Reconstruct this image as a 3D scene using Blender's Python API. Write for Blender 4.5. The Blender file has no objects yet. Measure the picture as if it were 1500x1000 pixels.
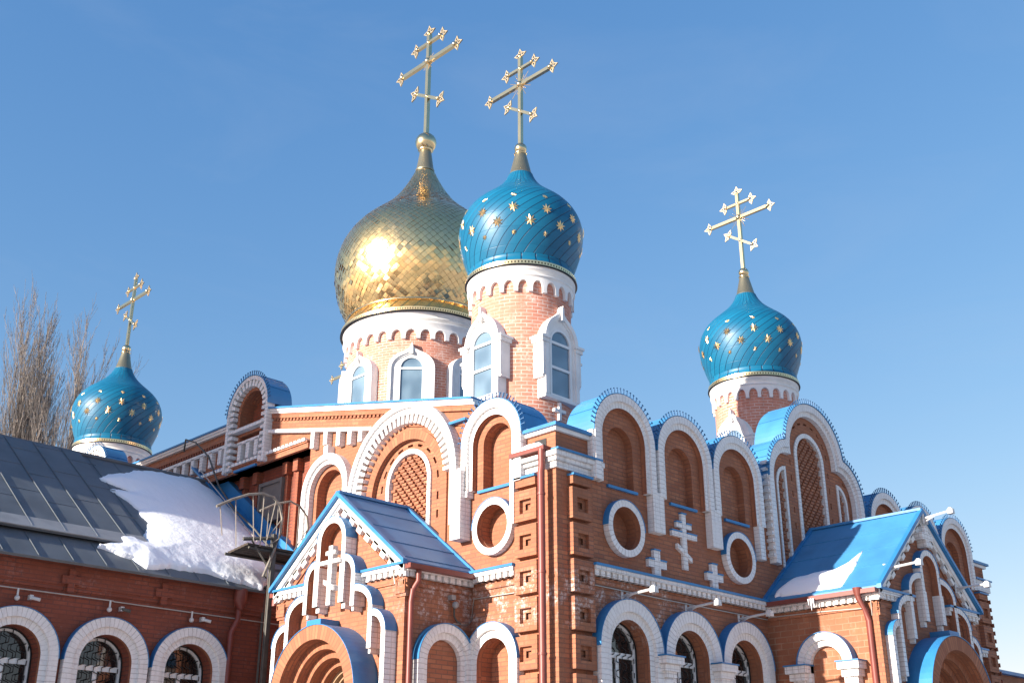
import bpy, bmesh, math, random
from mathutils import Vector, Matrix
from mathutils.geometry import tessellate_polygon
random.seed(7)
PI = math.pi
S = bpy.context.scene
# ---------------------------------------------------------------- camera
cam_d = bpy.data.cameras.new("camera"); cam = bpy.data.objects.new("camera", cam_d)
S.collection.objects.link(cam); S.camera = cam
cam_d.sensor_width = 36.0; cam_d.lens = 40.32; cam_d.clip_end = 3000; cam_d.clip_start = 0.1
cam.location = (-13.74, -12.69, 1.6)
cam.rotation_euler = (math.radians(112.6), 0, math.radians(-45.0))
# ---------------------------------------------------------------- sky, sun, exposure
SUN_AZ, SUN_EL = math.radians(169.9), math.radians(14.6)
w = bpy.data.worlds.new("World"); S.world = w; w.use_nodes = True
wn = w.node_tree.nodes; wl = w.node_tree.links
bg = wn["Background"]; sky = wn.new("ShaderNodeTexSky"); sky.sky_type = 'NISHITA'
sky.sun_disc = False; sky.sun_elevation = SUN_EL; sky.sun_rotation = PI/2 - SUN_AZ
sky.altitude = 100; sky.air_density = 1.15; sky.dust_density = 0.5; sky.ozone_density = 2.5
hs = wn.new("ShaderNodeHueSaturation"); hs.inputs["Saturation"].default_value = 1.12; wl.new(sky.outputs[0], hs.inputs["Color"])
# colour response of the sky: softer towards the horizon, as the camera recorded it
sep = wn.new("ShaderNodeSeparateColor"); cmb = wn.new("ShaderNodeCombineColor"); wl.new(hs.outputs[0], sep.inputs[0])
for i_, (k_, p_) in enumerate(((0.88, 1.0), (0.745, 0.74), (0.87, 0.5))):
    m1 = wn.new("ShaderNodeMath"); m1.operation = 'MULTIPLY'; m1.inputs[1].default_value = 0.29; wl.new(sep.outputs[i_], m1.inputs[0])
    m2 = wn.new("ShaderNodeMath"); m2.operation = 'POWER'; m2.inputs[1].default_value = p_; wl.new(m1.outputs[0], m2.inputs[0])
    m3 = wn.new("ShaderNodeMath"); m3.operation = 'MULTIPLY'; m3.inputs[1].default_value = k_/0.39; wl.new(m2.outputs[0], m3.inputs[0])
    wl.new(m3.outputs[0], cmb.inputs[i_])
tcw = wn.new("ShaderNodeTexCoord"); mpw = wn.new("ShaderNodeMapping"); mpw.inputs["Scale"].default_value = (2.2, 2.2, 7.0); wl.new(tcw.outputs["Generated"], mpw.inputs[0])
nzw = wn.new("ShaderNodeTexNoise"); nzw.inputs["Scale"].default_value = 1.6; nzw.inputs["Detail"].default_value = 7; nzw.inputs["Roughness"].default_value = 0.6; nzw.inputs["Distortion"].default_value = 0.6; wl.new(mpw.outputs[0], nzw.inputs["Vector"])
rgw = wn.new("ShaderNodeMapRange"); rgw.inputs[1].default_value = 0.52; rgw.inputs[2].default_value = 0.85; rgw.inputs[4].default_value = 0.12; wl.new(nzw.outputs["Fac"], rgw.inputs[0])
mxw = wn.new("ShaderNodeMix"); mxw.data_type = 'RGBA'; mxw.inputs[7].default_value = (1.5, 1.75, 2.2, 1); wl.new(rgw.outputs[0], mxw.inputs[0]); wl.new(cmb.outputs[0], mxw.inputs[6])
wl.new(mxw.outputs[2], bg.inputs[0]); bg.inputs[1].default_value = 0.15
sd = bpy.data.lights.new("sun", 'SUN'); sd.energy = 5.0; sd.angle = math.radians(0.53); sd.color = (1.0, 0.91, 0.79)
sun = bpy.data.objects.new("sun", sd); S.collection.objects.link(sun)
sv = Vector((math.cos(SUN_AZ)*math.cos(SUN_EL), math.sin(SUN_AZ)*math.cos(SUN_EL), math.sin(SUN_EL)))
sun.rotation_euler = sv.to_track_quat('Z', 'Y').to_euler(); sun.location = (-20, 5, 30)
S.view_settings.view_transform = 'Standard'; S.view_settings.look = 'None'
S.view_settings.gamma = 1.0; S.view_settings.exposure = 1.22
S.render.engine = 'CYCLES'

# ---------------------------------------------------------------- materials
def srgb(r, g, b):
    def c(v):
        v /= 255.0
        return v/12.92 if v <= 0.04045 else ((v+0.055)/1.055)**2.4
    return (c(r), c(g), c(b), 1)
def newmat(name):
    m = bpy.data.materials.new(name); m.use_nodes = True
    nt = m.node_tree
    return m, nt.nodes, nt.links, nt.nodes["Principled BSDF"]
def math_node(N, L, op, a, b=None, clamp=False):
    n = N.new("ShaderNodeMath"); n.operation = op; n.use_clamp = clamp
    for i, v in enumerate((a, b)):
        if v is None: continue
        if hasattr(v, "links"): L.new(v, n.inputs[i])
        else: n.inputs[i].default_value = v
    return n.outputs[0]
def mix_node(N, L, fac, a, b, mode='MIX'):
    n = N.new("ShaderNodeMix"); n.data_type = 'RGBA'; n.blend_type = mode
    for i, v in ((0, fac), (6, a), (7, b)):
        if hasattr(v, "links"): L.new(v, n.inputs[i])
        else: n.inputs[i].default_value = v
    return n.outputs[2]
def noise(N, L, vec, scale, detail=3, rough=0.55):
    n = N.new("ShaderNodeTexNoise"); n.inputs["Scale"].default_value = scale
    n.inputs["Detail"].default_value = detail; n.inputs["Roughness"].default_value = rough
    if vec is not None: L.new(vec, n.inputs["Vector"])
    return n.outputs["Fac"]
def ramp(N, L, fac, lo, hi):
    n = N.new("ShaderNodeMapRange"); n.interpolation_type = 'SMOOTHSTEP'
    L.new(fac, n.inputs[0]); n.inputs[1].default_value = lo; n.inputs[2].default_value = hi
    return n.outputs[0]
def brick_mat(name, c1, c2, mortar, bw=0.26, rh=0.075, ms=0.010, bump=0.5, stain=0.0, stain_col=(0.62, 0.58, 0.56, 1),
              band=None, spots=0.0, rough=0.85, offset=0.5, var=0.35, streak=0.25):
    m, N, L, P = newmat(name)
    uv = N.new("ShaderNodeUVMap"); geo = N.new("ShaderNodeNewGeometry")
    vec = uv.outputs[0]
    br = N.new("ShaderNodeTexBrick"); br.offset = offset
    L.new(vec, br.inputs["Vector"])
    br.inputs["Color1"].default_value = c1; br.inputs["Color2"].default_value = c2; br.inputs["Mortar"].default_value = mortar
    br.inputs["Scale"].default_value = 1.0; br.inputs["Mortar Size"].default_value = ms; br.inputs["Mortar Smooth"].default_value = 0.3
    br.inputs["Bias"].default_value = -0.1; br.inputs["Brick Width"].default_value = bw; br.inputs["Row Height"].default_value = rh
    n1 = noise(N, L, geo.outputs["Position"], 1.3, 5, 0.6)
    col = mix_node(N, L, ramp(N, L, n1, 0.3, 0.75), br.outputs["Color"], (c1[0]*(1-var), c1[1]*(1-var), c1[2]*(1-var), 1))
    n2 = noise(N, L, geo.outputs["Position"], 22, 3, 0.6)
    col = mix_node(N, L, math_node(N, L, 'MULTIPLY', ramp(N, L, n2, 0.45, 0.8), 0.35), col, (c1[0]*0.55, c1[1]*0.5, c1[2]*0.5, 1))
    if stain > 0:
        n3 = noise(N, L, geo.outputs["Position"], 3.4, 7, 0.72)
        f = ramp(N, L, n3, 0.46 if band else 0.52, 0.62 if band else 0.68)
        f = math_node(N, L, 'MULTIPLY', f, ramp(N, L, noise(N, L, geo.outputs["Position"], 16, 4, 0.7), 0.40, 0.62))
        f = math_node(N, L, 'MULTIPLY', f, math_node(N, L, 'SUBTRACT', 1.0, math_node(N, L, 'MULTIPLY', br.outputs["Fac"], 0.6)))
        if band:
            sp = N.new("ShaderNodeSeparateXYZ"); L.new(geo.outputs["Position"], sp.inputs[0])
            bl = math_node(N, L, 'MULTIPLY', ramp(N, L, sp.outputs[2], band[0], band[1]), math_node(N, L, 'SUBTRACT', 1.0, ramp(N, L, sp.outputs[2], band[2], band[3])))
            far = math_node(N, L, 'SUBTRACT', 1.0, ramp(N, L, math_node(N, L, 'ADD', math_node(N, L, 'ABSOLUTE', sp.outputs[0]), math_node(N, L, 'ABSOLUTE', sp.outputs[1])), 2.6, 4.3))
            near = math_node(N, L, 'MULTIPLY', bl, far)
            f = math_node(N, L, 'MULTIPLY', f, math_node(N, L, 'ADD', near, 0.05, True))
        f = math_node(N, L, 'MULTIPLY', f, stain)
        col = mix_node(N, L, f, col, stain_col)
    if streak > 0:
        mpn = N.new("ShaderNodeMapping"); mpn.inputs["Scale"].default_value = (7, 7, .8); L.new(geo.outputs["Position"], mpn.inputs[0])
        n5 = noise(N, L, mpn.outputs[0], 1.0, 5, 0.65)
        col = mix_node(N, L, math_node(N, L, 'MULTIPLY', ramp(N, L, n5, 0.50, 0.72), streak), col, (c1[0]*.42, c1[1]*.38, c1[2]*.35, 1))
    L.new(col, P.inputs["Base Color"])
    P.inputs["Roughness"].default_value = rough
    b = N.new("ShaderNodeBump"); b.inputs["Strength"].default_value = bump; b.inputs["Distance"].default_value = 0.012
    h = math_node(N, L, 'ADD', math_node(N, L, 'SUBTRACT', 1.0, br.outputs["Fac"]), math_node(N, L, 'MULTIPLY', n2, 0.5))
    L.new(h, b.inputs["Height"]); L.new(b.outputs[0], P.inputs["Normal"])
    return m
def plain(name, col, rough=0.5, metal=0.0, var=0.15, vscale=3.0, bump=0.0, bscale=30, spec=None):
    m, N, L, P = newmat(name)
    geo = N.new("ShaderNodeNewGeometry")
    n1 = noise(N, L, geo.outputs["Position"], vscale, 4)
    c = mix_node(N, L, ramp(N, L, n1, 0.35, 0.75), col, (col[0]*(1-var), col[1]*(1-var), col[2]*(1-var), 1))
    L.new(c, P.inputs["Base Color"]); P.inputs["Roughness"].default_value = rough; P.inputs["Metallic"].default_value = metal
    if spec is not None: P.inputs["Specular IOR Level"].default_value = spec
    if bump > 0:
        b = N.new("ShaderNodeBump"); b.inputs["Strength"].default_value = bump; b.inputs["Distance"].default_value = 0.01
        L.new(noise(N, L, geo.outputs["Position"], bscale, 3), b.inputs["Height"]); L.new(b.outputs[0], P.inputs["Normal"])
    return m
BR1, BR2 = (0.43, 0.168, 0.085, 1), (0.29, 0.098, 0.052, 1)
M = {}
M['brick'] = brick_mat("red_brick", BR1, BR2, (0.19, 0.095, 0.065, 1), stain=0.80, band=(4.2, 4.9, 5.25, 5.5))
M['brick_big'] = brick_mat("red_brick_large", BR1, BR2, (0.42, 0.26, 0.17, 1), bw=0.27, rh=0.113, ms=0.012, stain=0.15)
M['brick_arch'] = brick_mat("red_brick_radial", BR1, BR2, (0.17, 0.09, 0.06, 1), bw=0.085, rh=0.26, ms=0.009, offset=0.0)
M['brick_dark'] = brick_mat("red_brick_relief", (0.34, 0.10, 0.05, 1), (0.26, 0.07, 0.035, 1), (0.17, 0.08, 0.06, 1))
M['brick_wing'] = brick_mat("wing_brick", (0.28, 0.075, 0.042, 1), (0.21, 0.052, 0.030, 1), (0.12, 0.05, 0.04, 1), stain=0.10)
M['brick_drum'] = brick_mat("pink_brick", (0.60, 0.25, 0.17, 1), (0.48, 0.17, 0.11, 1), (0.70, 0.55, 0.48, 1), bw=0.25, rh=0.085, ms=0.012,
                            stain=0.62, stain_col=(0.78, 0.66, 0.60, 1), var=0.1)
M['white_brick'] = brick_mat("white_painted_brick", (0.80, 0.79, 0.78, 1), (0.74, 0.73, 0.72, 1), (0.44, 0.41, 0.39, 1), bw=0.13, rh=0.075, ms=0.006, bump=0.6, var=0.07, offset=0.0, stain=0.25, stain_col=(0.5, 0.46, 0.44, 1))
M['white_arch'] = brick_mat("white_painted_voussoirs", (0.80, 0.79, 0.78, 1), (0.74, 0.73, 0.72, 1), (0.42, 0.39, 0.37, 1), bw=0.085, rh=0.40, ms=0.006, bump=0.7, var=0.07, offset=0.0, stain=0.2, stain_col=(0.5, 0.46, 0.44, 1))
M['white'] = plain("white_plaster", (0.79, 0.78, 0.76, 1), 0.7, var=0.14, bump=0.15)
M['plastic'] = plain("white_window_frame", (0.78, 0.78, 0.77, 1), 0.35, var=0.04)
M['blue'] = plain("blue_painted_metal", (0.030, 0.20, 0.45, 1), 0.42, var=0.22, vscale=2.2, bump=0.25, bscale=5)
M['blue_roof'] = plain("blue_roof_metal", (0.050, 0.225, 0.45, 1), 0.48, var=0.2, vscale=1.6, bump=0.3, bscale=3)
M['bluegrey'] = plain("weathered_blue_roof", (0.06, 0.19, 0.38, 1), 0.55, var=0.2, vscale=1.1, bump=0.2, bscale=3)
M['red_metal'] = plain("brown_red_drain", (0.20, 0.05, 0.038, 1), 0.45, var=0.25)
M['grey_roof'] = plain("grey_sheet_metal", (0.115, 0.132, 0.150, 1), 0.60, var=0.25, vscale=1.4, bump=0.25, bscale=2.5)
M['grey_pale'] = plain("pale_sheet_metal", (0.30, 0.30, 0.30, 1), 0.5, var=0.2)
M['iron'] = plain("painted_iron", (0.09, 0.085, 0.075, 1), 0.65, var=0.3, vscale=8)
M['rail'] = plain("worn_beige_steel", (0.25, 0.22, 0.185, 1), 0.6, var=0.35, vscale=10)
M['wood'] = plain("old_planks", (0.055, 0.04, 0.03, 1), 0.85, var=0.4, vscale=6, bump=0.4)
M['hatch'] = plain("grey_boarded_hatch", (0.16, 0.15, 0.14, 1), 0.8, var=0.25, bump=0.3)
M['tan'] = plain("tan_door_wood", (0.36, 0.24, 0.14, 1), 0.55, var=0.15)
M['cable'] = plain("pale_cable", (0.42, 0.40, 0.37, 1), 0.6)
M['black'] = plain("black_wrought_iron", (0.012, 0.012, 0.014, 1), 0.45)
M['crest'] = plain('dark_blue_crest', (0.03, 0.12, 0.27, 1), 0.5)
M['lampwhite'] = plain("white_lamp_housing", (0.58, 0.58, 0.58, 1), 0.3, var=0.06)
M['gold'] = plain("pale_gold", (0.78, 0.62, 0.36, 1), 0.24, 1.0, var=0.12)
M['gold_dull'] = plain("dull_brass_cone", (0.36, 0.32, 0.21, 1), 0.38, 0.85, var=0.12)
M['gold_seam'] = plain('dark_gold_seams', (0.48, 0.36, 0.18, 1), 0.5, 0.9)
M['star'] = plain("gold_star", (0.90, 0.64, 0.32, 1), 0.30, 1.0, var=0.1)
M['filigree'] = plain("pale_filigree", (0.72, 0.56, 0.34, 1), 0.32, 0.85, var=0.1)
M['bark'] = plain("poplar_bark", (0.24, 0.21, 0.18, 1), 0.9, var=0.35, vscale=4)
M['twig'] = plain("poplar_twigs", (0.27, 0.235, 0.21, 1), 0.9, var=0.3, vscale=2)
def glass_mat(name, col, rough=0.04, coat=1.0):
    m, N, L, P = newmat(name)
    geo = N.new("ShaderNodeNewGeometry")
    n1 = noise(N, L, geo.outputs["Position"], 1.6, 1)
    c = mix_node(N, L, ramp(N, L, n1, 0.35, 0.75), col, (min(1, col[0]*1.7+0.01), min(1, col[1]*1.6+0.01), min(1, col[2]*1.5+0.01), 1))
    L.new(c, P.inputs["Base Color"]); P.inputs["Roughness"].default_value = rough
    P.inputs["IOR"].default_value = 1.6; P.inputs["Coat Weight"].default_value = coat; P.inputs["Coat Roughness"].default_value = 0.02
    return m
M['glass'] = glass_mat("tower_glass", (0.10, 0.16, 0.22, 1))
M['glass_dark'] = glass_mat("dark_window_glass", (0.012, 0.011, 0.012, 1), 0.06, 0.4)
def snow_mat():
    m, N, L, P = newmat("snow")
    geo = N.new("ShaderNodeNewGeometry")
    P.inputs["Base Color"].default_value = (0.86, 0.88, 0.92, 1); P.inputs["Roughness"].default_value = 0.75
    b = N.new("ShaderNodeBump"); b.inputs["Strength"].default_value = 0.35; b.inputs["Distance"].default_value = 0.03
    L.new(noise(N, L, geo.outputs["Position"], 14, 6), b.inputs["Height"]); L.new(b.outputs[0], P.inputs["Normal"])
    return m
M['snow'] = snow_mat()
M['ground'] = plain('trodden_snow_ground', (0.50, 0.48, 0.46, 1), 0.9, var=0.35, vscale=.4)
def dome_blue():
    m, N, L, P = newmat("blue_dome_metal")
    uv = N.new("ShaderNodeUVMap"); sp = N.new("ShaderNodeSeparateXYZ"); L.new(uv.outputs[0], sp.inputs[0])
    f = math_node(N, L, 'FRACT', sp.outputs[0])
    d = math_node(N, L, 'ABSOLUTE', math_node(N, L, 'SUBTRACT', f, 0.5))       # .5 at a seam
    seam = ramp(N, L, d, 0.44, 0.475)
    f2 = math_node(N, L, 'FRACT', sp.outputs[1])
    d2 = math_node(N, L, 'ABSOLUTE', math_node(N, L, 'SUBTRACT', f2, 0.5))
    seam2 = math_node(N, L, 'MULTIPLY', ramp(N, L, d2, 0.47, 0.49), 0.14)
    cellx = math_node(N, L, 'FLOOR', sp.outputs[0]); celly = math_node(N, L, 'FLOOR', sp.outputs[1])
    cb = N.new("ShaderNodeCombineXYZ"); L.new(cellx, cb.inputs[0]); L.new(celly, cb.inputs[1])
    wn_ = N.new("ShaderNodeTexWhiteNoise"); wn_.noise_dimensions = '2D'; L.new(cb.outputs[0], wn_.inputs["Vector"])
    c = mix_node(N, L, wn_.outputs["Value"], (0.003, 0.105, 0.205, 1), (0.006, 0.135, 0.25, 1))
    s = math_node(N, L, 'MAXIMUM', seam, seam2)
    c = mix_node(N, L, math_node(N, L, 'MULTIPLY', s, 0.95), c, (0.001, 0.020, 0.06, 1))
    L.new(c, P.inputs["Base Color"]); P.inputs["Roughness"].default_value = 0.42; P.inputs["Specular IOR Level"].default_value = 0.35
    b = N.new("ShaderNodeBump"); b.inputs["Strength"].default_value = 0.55; b.inputs["Distance"].default_value = 0.02
    geo = N.new("ShaderNodeNewGeometry")
    h = math_node(N, L, 'ADD', math_node(N, L, 'MULTIPLY', s, -1.0), math_node(N, L, 'MULTIPLY', noise(N, L, geo.outputs["Position"], 4, 2), 0.25))
    h = math_node(N, L, 'ADD', h, math_node(N, L, 'MULTIPLY', wn_.outputs["Value"], 0.15))
    L.new(h, b.inputs["Height"]); L.new(b.outputs[0], P.inputs["Normal"])
    return m
M['dome_blue'] = dome_blue()
def dome_gold():
    m, N, L, P = newmat("gold_dome_tiles")
    geo = N.new("ShaderNodeNewGeometry")
    n1 = noise(N, L, geo.outputs["Position"], 1.2, 3)
    c = mix_node(N, L, ramp(N, L, n1, 0.35, 0.7), (1.0, 0.69, 0.30, 1), (0.95, 0.67, 0.33, 1))
    L.new(c, P.inputs["Base Color"]); P.inputs["Metallic"].default_value = 1.0; P.inputs["Roughness"].default_value = 0.26
    b = N.new("ShaderNodeBump"); b.inputs["Strength"].default_value = 0.25; b.inputs["Distance"].default_value = 0.03
    L.new(noise(N, L, geo.outputs["Position"], 7, 2), b.inputs["Height"]); L.new(b.outputs[0], P.inputs["Normal"])
    return m
M['dome_gold'] = dome_gold()
def gold_trim():
    m, N, L, P = newmat("pierced_gold_trim")
    uv = N.new("ShaderNodeUVMap"); sp = N.new("ShaderNodeSeparateXYZ"); L.new(uv.outputs[0], sp.inputs[0])
    vx = math_node(N, L, 'MULTIPLY', math_node(N, L, 'SUBTRACT', math_node(N, L, 'FRACT', math_node(N, L, 'MULTIPLY', sp.outputs[0], 13.0)), 0.5), 1.0)
    vy = math_node(N, L, 'SUBTRACT', math_node(N, L, 'MULTIPLY', sp.outputs[1], 8.0), 0.5)
    rr = math_node(N, L, 'SQRT', math_node(N, L, 'ADD', math_node(N, L, 'MULTIPLY', vx, vx), math_node(N, L, 'MULTIPLY', vy, vy)))
    hole = math_node(N, L, 'LESS_THAN', rr, 0.24)
    L.new(mix_node(N, L, hole, (0.80, 0.66, 0.38, 1), (0.10, 0.07, 0.04, 1)), P.inputs["Base Color"])
    P.inputs["Metallic"].default_value = 0.9; P.inputs["Roughness"].default_value = 0.3
    return m
M['trim'] = gold_trim()

# ---------------------------------------------------------------- mesh helpers
class Map:
    def __init__(s, fn, hand=1): s.fn = fn; s.hand = hand
    def __call__(s, u, z, n=0.0): return s.fn(u, z, n)
def mapA(off=0.0, u0=0.0, k=1): return Map(lambda u, z, n: (-(n+off), u0+u*k, z), -1*k)   # wall facing -X, u runs along Y
def mapB(off=0.0, u0=0.0, k=1): return Map(lambda u, z, n: (u0+u*k, -(n+off), z), 1*k)    # wall facing -Y, u runs along X
def mapCyl(cx, cy, R, th0): return Map(lambda u, z, n: (cx+(R+n)*math.cos(th0+u/R), cy+(R+n)*math.sin(th0+u/R), z), 1)
def mapTan(cx, cy, R, az):                                                   # flat plane tangent to a drum
    ca, sa = math.cos(az), math.sin(az)
    return Map(lambda u, z, n: (cx+(R+n)*ca-u*sa, cy+(R+n)*sa+u*ca, z), 1)
A0, B0 = mapA(), mapB()
class MB:
    def __init__(s): s.v = []; s.f = []; s.uv = []; s.m = []; s.sm = []; s.mats = []
    def mi(s, mat):
        if mat not in s.mats: s.mats.append(mat)
        return s.mats.index(mat)
    def face(s, pts, mp, mat, uv=None, smooth=False):
        if uv is None:
            a = Vector(pts[1])-Vector(pts[0]); b = Vector(pts[2])-Vector(pts[0]); nn = a.cross(b)
            x, y, z = abs(nn[0]), abs(nn[1]), abs(nn[2])
            if z >= x and z >= y: uv = [(p[0], p[1]) for p in pts]
            elif x >= y: uv = [(p[2], p[1]) for p in pts]
            else: uv = [(p[0], p[2]) for p in pts]
        k = len(s.v); q = [mp(*p) for p in pts]; idx = list(range(k, k+len(q)))
        if mp.hand < 0: idx = idx[::-1]; uv = list(uv)[::-1]
        s.v += q; s.f.append(idx); s.uv.append(list(uv)); s.m.append(s.mi(mat)); s.sm.append(smooth)
    def grid(s, rows, mat, uvs, closed=False, smooth=True):
        k = len(s.v); nr = len(rows); nc = len(rows[0])
        for r in rows: s.v += [tuple(p) for p in r]
        for i in range(nr-1):
            for j in range(nc if closed else nc-1):
                j2 = (j+1) % nc
                s.f.append([k+i*nc+j, k+i*nc+j2, k+(i+1)*nc+j2, k+(i+1)*nc+j])
                ju = j+1
                s.uv.append([uvs(i, j), uvs(i, ju), uvs(i+1, ju), uvs(i+1, j)]); s.m.append(s.mi(mat)); s.sm.append(smooth)
    def prism(s, poly, n0, n1, mp, mat, holes=(), side=None, front=True, back=False):
        side = side or mat
        def area(p): return sum(p[i][0]*p[(i+1) % len(p)][1]-p[(i+1) % len(p)][0]*p[i][1] for i in range(len(p)))
        poly = list(poly) if area(poly) > 0 else list(poly)[::-1]
        hs = [list(h) if area(h) < 0 else list(h)[::-1] for h in holes]
        if front or back:
            if len(poly) <= 4 and not hs: tris = [list(range(len(poly)))]
            else: tris = tessellate_polygon([[Vector((p[0], p[1], 0)) for p in c] for c in [poly]+hs])
            allp = poly+[p for h in hs for p in h]
            for t in tris:
                t = list(t)
                a = area([allp[i] for i in t])
                if abs(a) < 1e-9: continue
                if a < 0: t = t[::-1]
                if front: s.face([(allp[i][0], allp[i][1], n1) for i in t], mp, mat)
                if back: s.face([(allp[i][0], allp[i][1], n0) for i in t[::-1]], mp, mat)
        for c in [poly]+hs:
            for i in range(len(c)):
                a, b = c[i], c[(i+1) % len(c)]
                s.face([(a[0], a[1], n0), (b[0], b[1], n0), (b[0], b[1], n1), (a[0], a[1], n1)], mp, side)
    def box(s, u0, u1, z0, z1, n0, n1, mp, mat):
        s.prism([(u0, z0), (u1, z0), (u1, z1), (u0, z1)], n0, n1, mp, mat, back=True)
    def ribbon(s, outer, inner, n0, n1, mp, mat, side=None, radial=True, ends=True, back=False, inside=True, iside=None):
        side = side or mat; iside = iside or side; L = 0.0
        for i in range(len(outer)-1):
            o0, o1, i0, i1 = outer[i], outer[i+1], inner[i], inner[i+1]
            d = math.hypot((o1[0]+i1[0]-o0[0]-i0[0])/2, (o1[1]+i1[1]-o0[1]-i0[1])/2)
            t = math.hypot(o0[0]-i0[0], o0[1]-i0[1])
            uv = [(L, 0.005), (L+d, 0.005), (L+d, t+0.005), (L, t+0.005)] if radial else None
            s.face([(i0[0], i0[1], n1), (i1[0], i1[1], n1), (o1[0], o1[1], n1), (o0[0], o0[1], n1)], mp, mat, uv)
            if back: s.face([(o0[0], o0[1], n0), (o1[0], o1[1], n0), (i1[0], i1[1], n0), (i0[0], i0[1], n0)], mp, mat, uv)
            uv2 = [(L, n1), (L+d, n1), (L+d, n0), (L, n0)]
            s.face([(o0[0], o0[1], n1), (o1[0], o1[1], n1), (o1[0], o1[1], n0), (o0[0], o0[1], n0)], mp, side, uv2)
            if inside: s.face([(i1[0], i1[1], n1), (i0[0], i0[1], n1), (i0[0], i0[1], n0), (i1[0], i1[1], n0)], mp, iside, [uv2[1], uv2[0], uv2[3], uv2[2]])
            L += d
        if ends:
            for a, b in ((outer[0], inner[0]), (inner[-1], outer[-1])):
                s.face([(a[0], a[1], n0), (b[0], b[1], n0), (b[0], b[1], n1), (a[0], a[1], n1)], mp, side)
    def tube(s, pts, r, mat, seg=6, smooth=True, caps=True):
        pts = [Vector(p) for p in pts]; rows = []; rs = r if isinstance(r, (list, tuple)) else [r]*len(pts)
        for i, p in enumerate(pts):
            t = (pts[min(i+1, len(pts)-1)]-pts[max(i-1, 0)])
            if t.length < 1e-9: t = Vector((0, 0, 1))
            t.normalize(); a = Vector((0, 0, 1)) if abs(t.z) < 0.95 else Vector((1, 0, 0))
            x = t.cross(a).normalized(); y = t.cross(x).normalized()
            rows.append([p+rs[i]*(math.cos(2*PI*k/seg)*x+math.sin(2*PI*k/seg)*y) for k in range(seg)])
        s.grid(rows, mat, lambda i, j: (j/seg*0.2, i*0.3), closed=True, smooth=smooth)
        if caps:
            for row, rev in ((rows[0], False), (rows[-1], True)):
                k = len(s.v); s.v += [tuple(p) for p in row]; f = list(range(k, k+seg))
                if rev: f = f[::-1]
                s.f.append(f); s.uv.append([(0, 0)]*seg); s.m.append(s.mi(mat)); s.sm.append(False)
    def bar(s, a, b, r, mat): s.tube([a, b], r, mat, seg=4, smooth=False)
    def lathe(s, cx, cy, prof, mat, seg=64, uvf=None, smooth=True, a0=0, a1=2*PI):
        full = abs(a1-a0-2*PI) < 1e-6; n = seg if full else seg+1; ln = [0]
        for i in range(1, len(prof)): ln.append(ln[-1]+math.hypot(prof[i][0]-prof[i-1][0], prof[i][1]-prof[i-1][1]))
        R = max(p[0] for p in prof)
        rows = [[(cx+r*math.cos(a0+(a1-a0)*j/seg), cy+r*math.sin(a0+(a1-a0)*j/seg), z) for j in range(n)] for r, z in prof]
        uvf = uvf or (lambda i, j: (R*(a1-a0)*j/seg, ln[i]))
        s.grid(rows, mat, uvf, closed=full, smooth=smooth)
    def sphere(s, c, r, mat, seg=16):
        prof = [(max(1e-4, r*math.sin(PI*i/10)), c[2]-r*math.cos(PI*i/10)) for i in range(11)]
        s.lathe(c[0], c[1], prof, mat, seg)
    def build(s, name, parent=None, label=None, cat=None, group=None, kind=None, orig=None):
        vs = s.v
        x0, x1 = min(v[0] for v in vs), max(v[0] for v in vs); y0, y1 = min(v[1] for v in vs), max(v[1] for v in vs); z0 = min(v[2] for v in vs)
        o = Vector(orig) if orig else Vector(((x0+x1)/2, (y0+y1)/2, z0))
        me = bpy.data.meshes.new(name); me.from_pydata([tuple(Vector(v)-o) for v in vs], [], s.f)
        for mt in s.mats: me.materials.append(M[mt])
        me.polygons.foreach_set("material_index", s.m); me.polygons.foreach_set("use_smooth", s.sm)
        ul = me.uv_layers.new(name="UVMap"); flat = []
        for u in s.uv:
            for p in u: flat += [p[0], p[1]]
        ul.data.foreach_set("uv", flat); me.validate(); me.update()
        ob = bpy.data.objects.new(name, me); S.collection.objects.link(ob)
        put(ob, o, parent); tag(ob, label, cat, group, kind)
        return ob
WPOS = {}
def put(ob, o, parent=None):
    WPOS[ob.name] = Vector(o)
    if parent: ob.parent = parent; ob.location = Vector(o)-WPOS[parent.name]
    else: ob.location = o
def tag(o, label=None, cat=None, group=None, kind=None):
    for k, v in (("label", label), ("category", cat), ("group", group), ("kind", kind)):
        if v: o[k] = v
def thing(name, loc, label, cat, group=None):
    o = bpy.data.objects.new(name, None); S.collection.objects.link(o); o.empty_display_size = 0.3
    put(o, Vector(loc)); tag(o, label, cat, group); return o
def clone(ob, delta, parent=None, label=None):
    """copy of a part (and its sub-parts) moved by delta"""
    c = ob.copy(); S.collection.objects.link(c); par = parent if parent else ob.parent
    put(c, WPOS[ob.name]+Vector(delta), par)
    if label: c['label'] = label
    for ch in list(ob.children): clone(ch, delta, c)
    return c
# outlines
def arc(uc, zc, r, a0, a1, seg=18, ry=None):
    ry = ry or r
    return [(uc+r*math.cos(math.radians(a0+(a1-a0)*i/seg)), zc+ry*math.sin(math.radians(a0+(a1-a0)*i/seg))) for i in range(seg+1)]
def archpath(uc, r, zs, zbl, zbr=None, seg=20, ry=None):
    zbr = zbl if zbr is None else zbr
    p = arc(uc, zs, r, 180, 0, seg, ry)
    return [(uc-r, zbl)]+p+[(uc+r, zbr)]
def circ(uc, zc, r, seg=36): return arc(uc, zc, r, 0, 360-360/seg, seg-1)
def rect(u0, u1, z0, z1): return [(u0, z0), (u1, z0), (u1, z1), (u0, z1)]
def rot_rect(uc, zc, w, h, ang):
    c, s_ = math.cos(ang), math.sin(ang)
    return [(uc+x*c-y*s_, zc+x*s_+y*c) for x, y in ((-w/2, -h/2), (w/2, -h/2), (w/2, h/2), (-w/2, h/2))]
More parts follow.
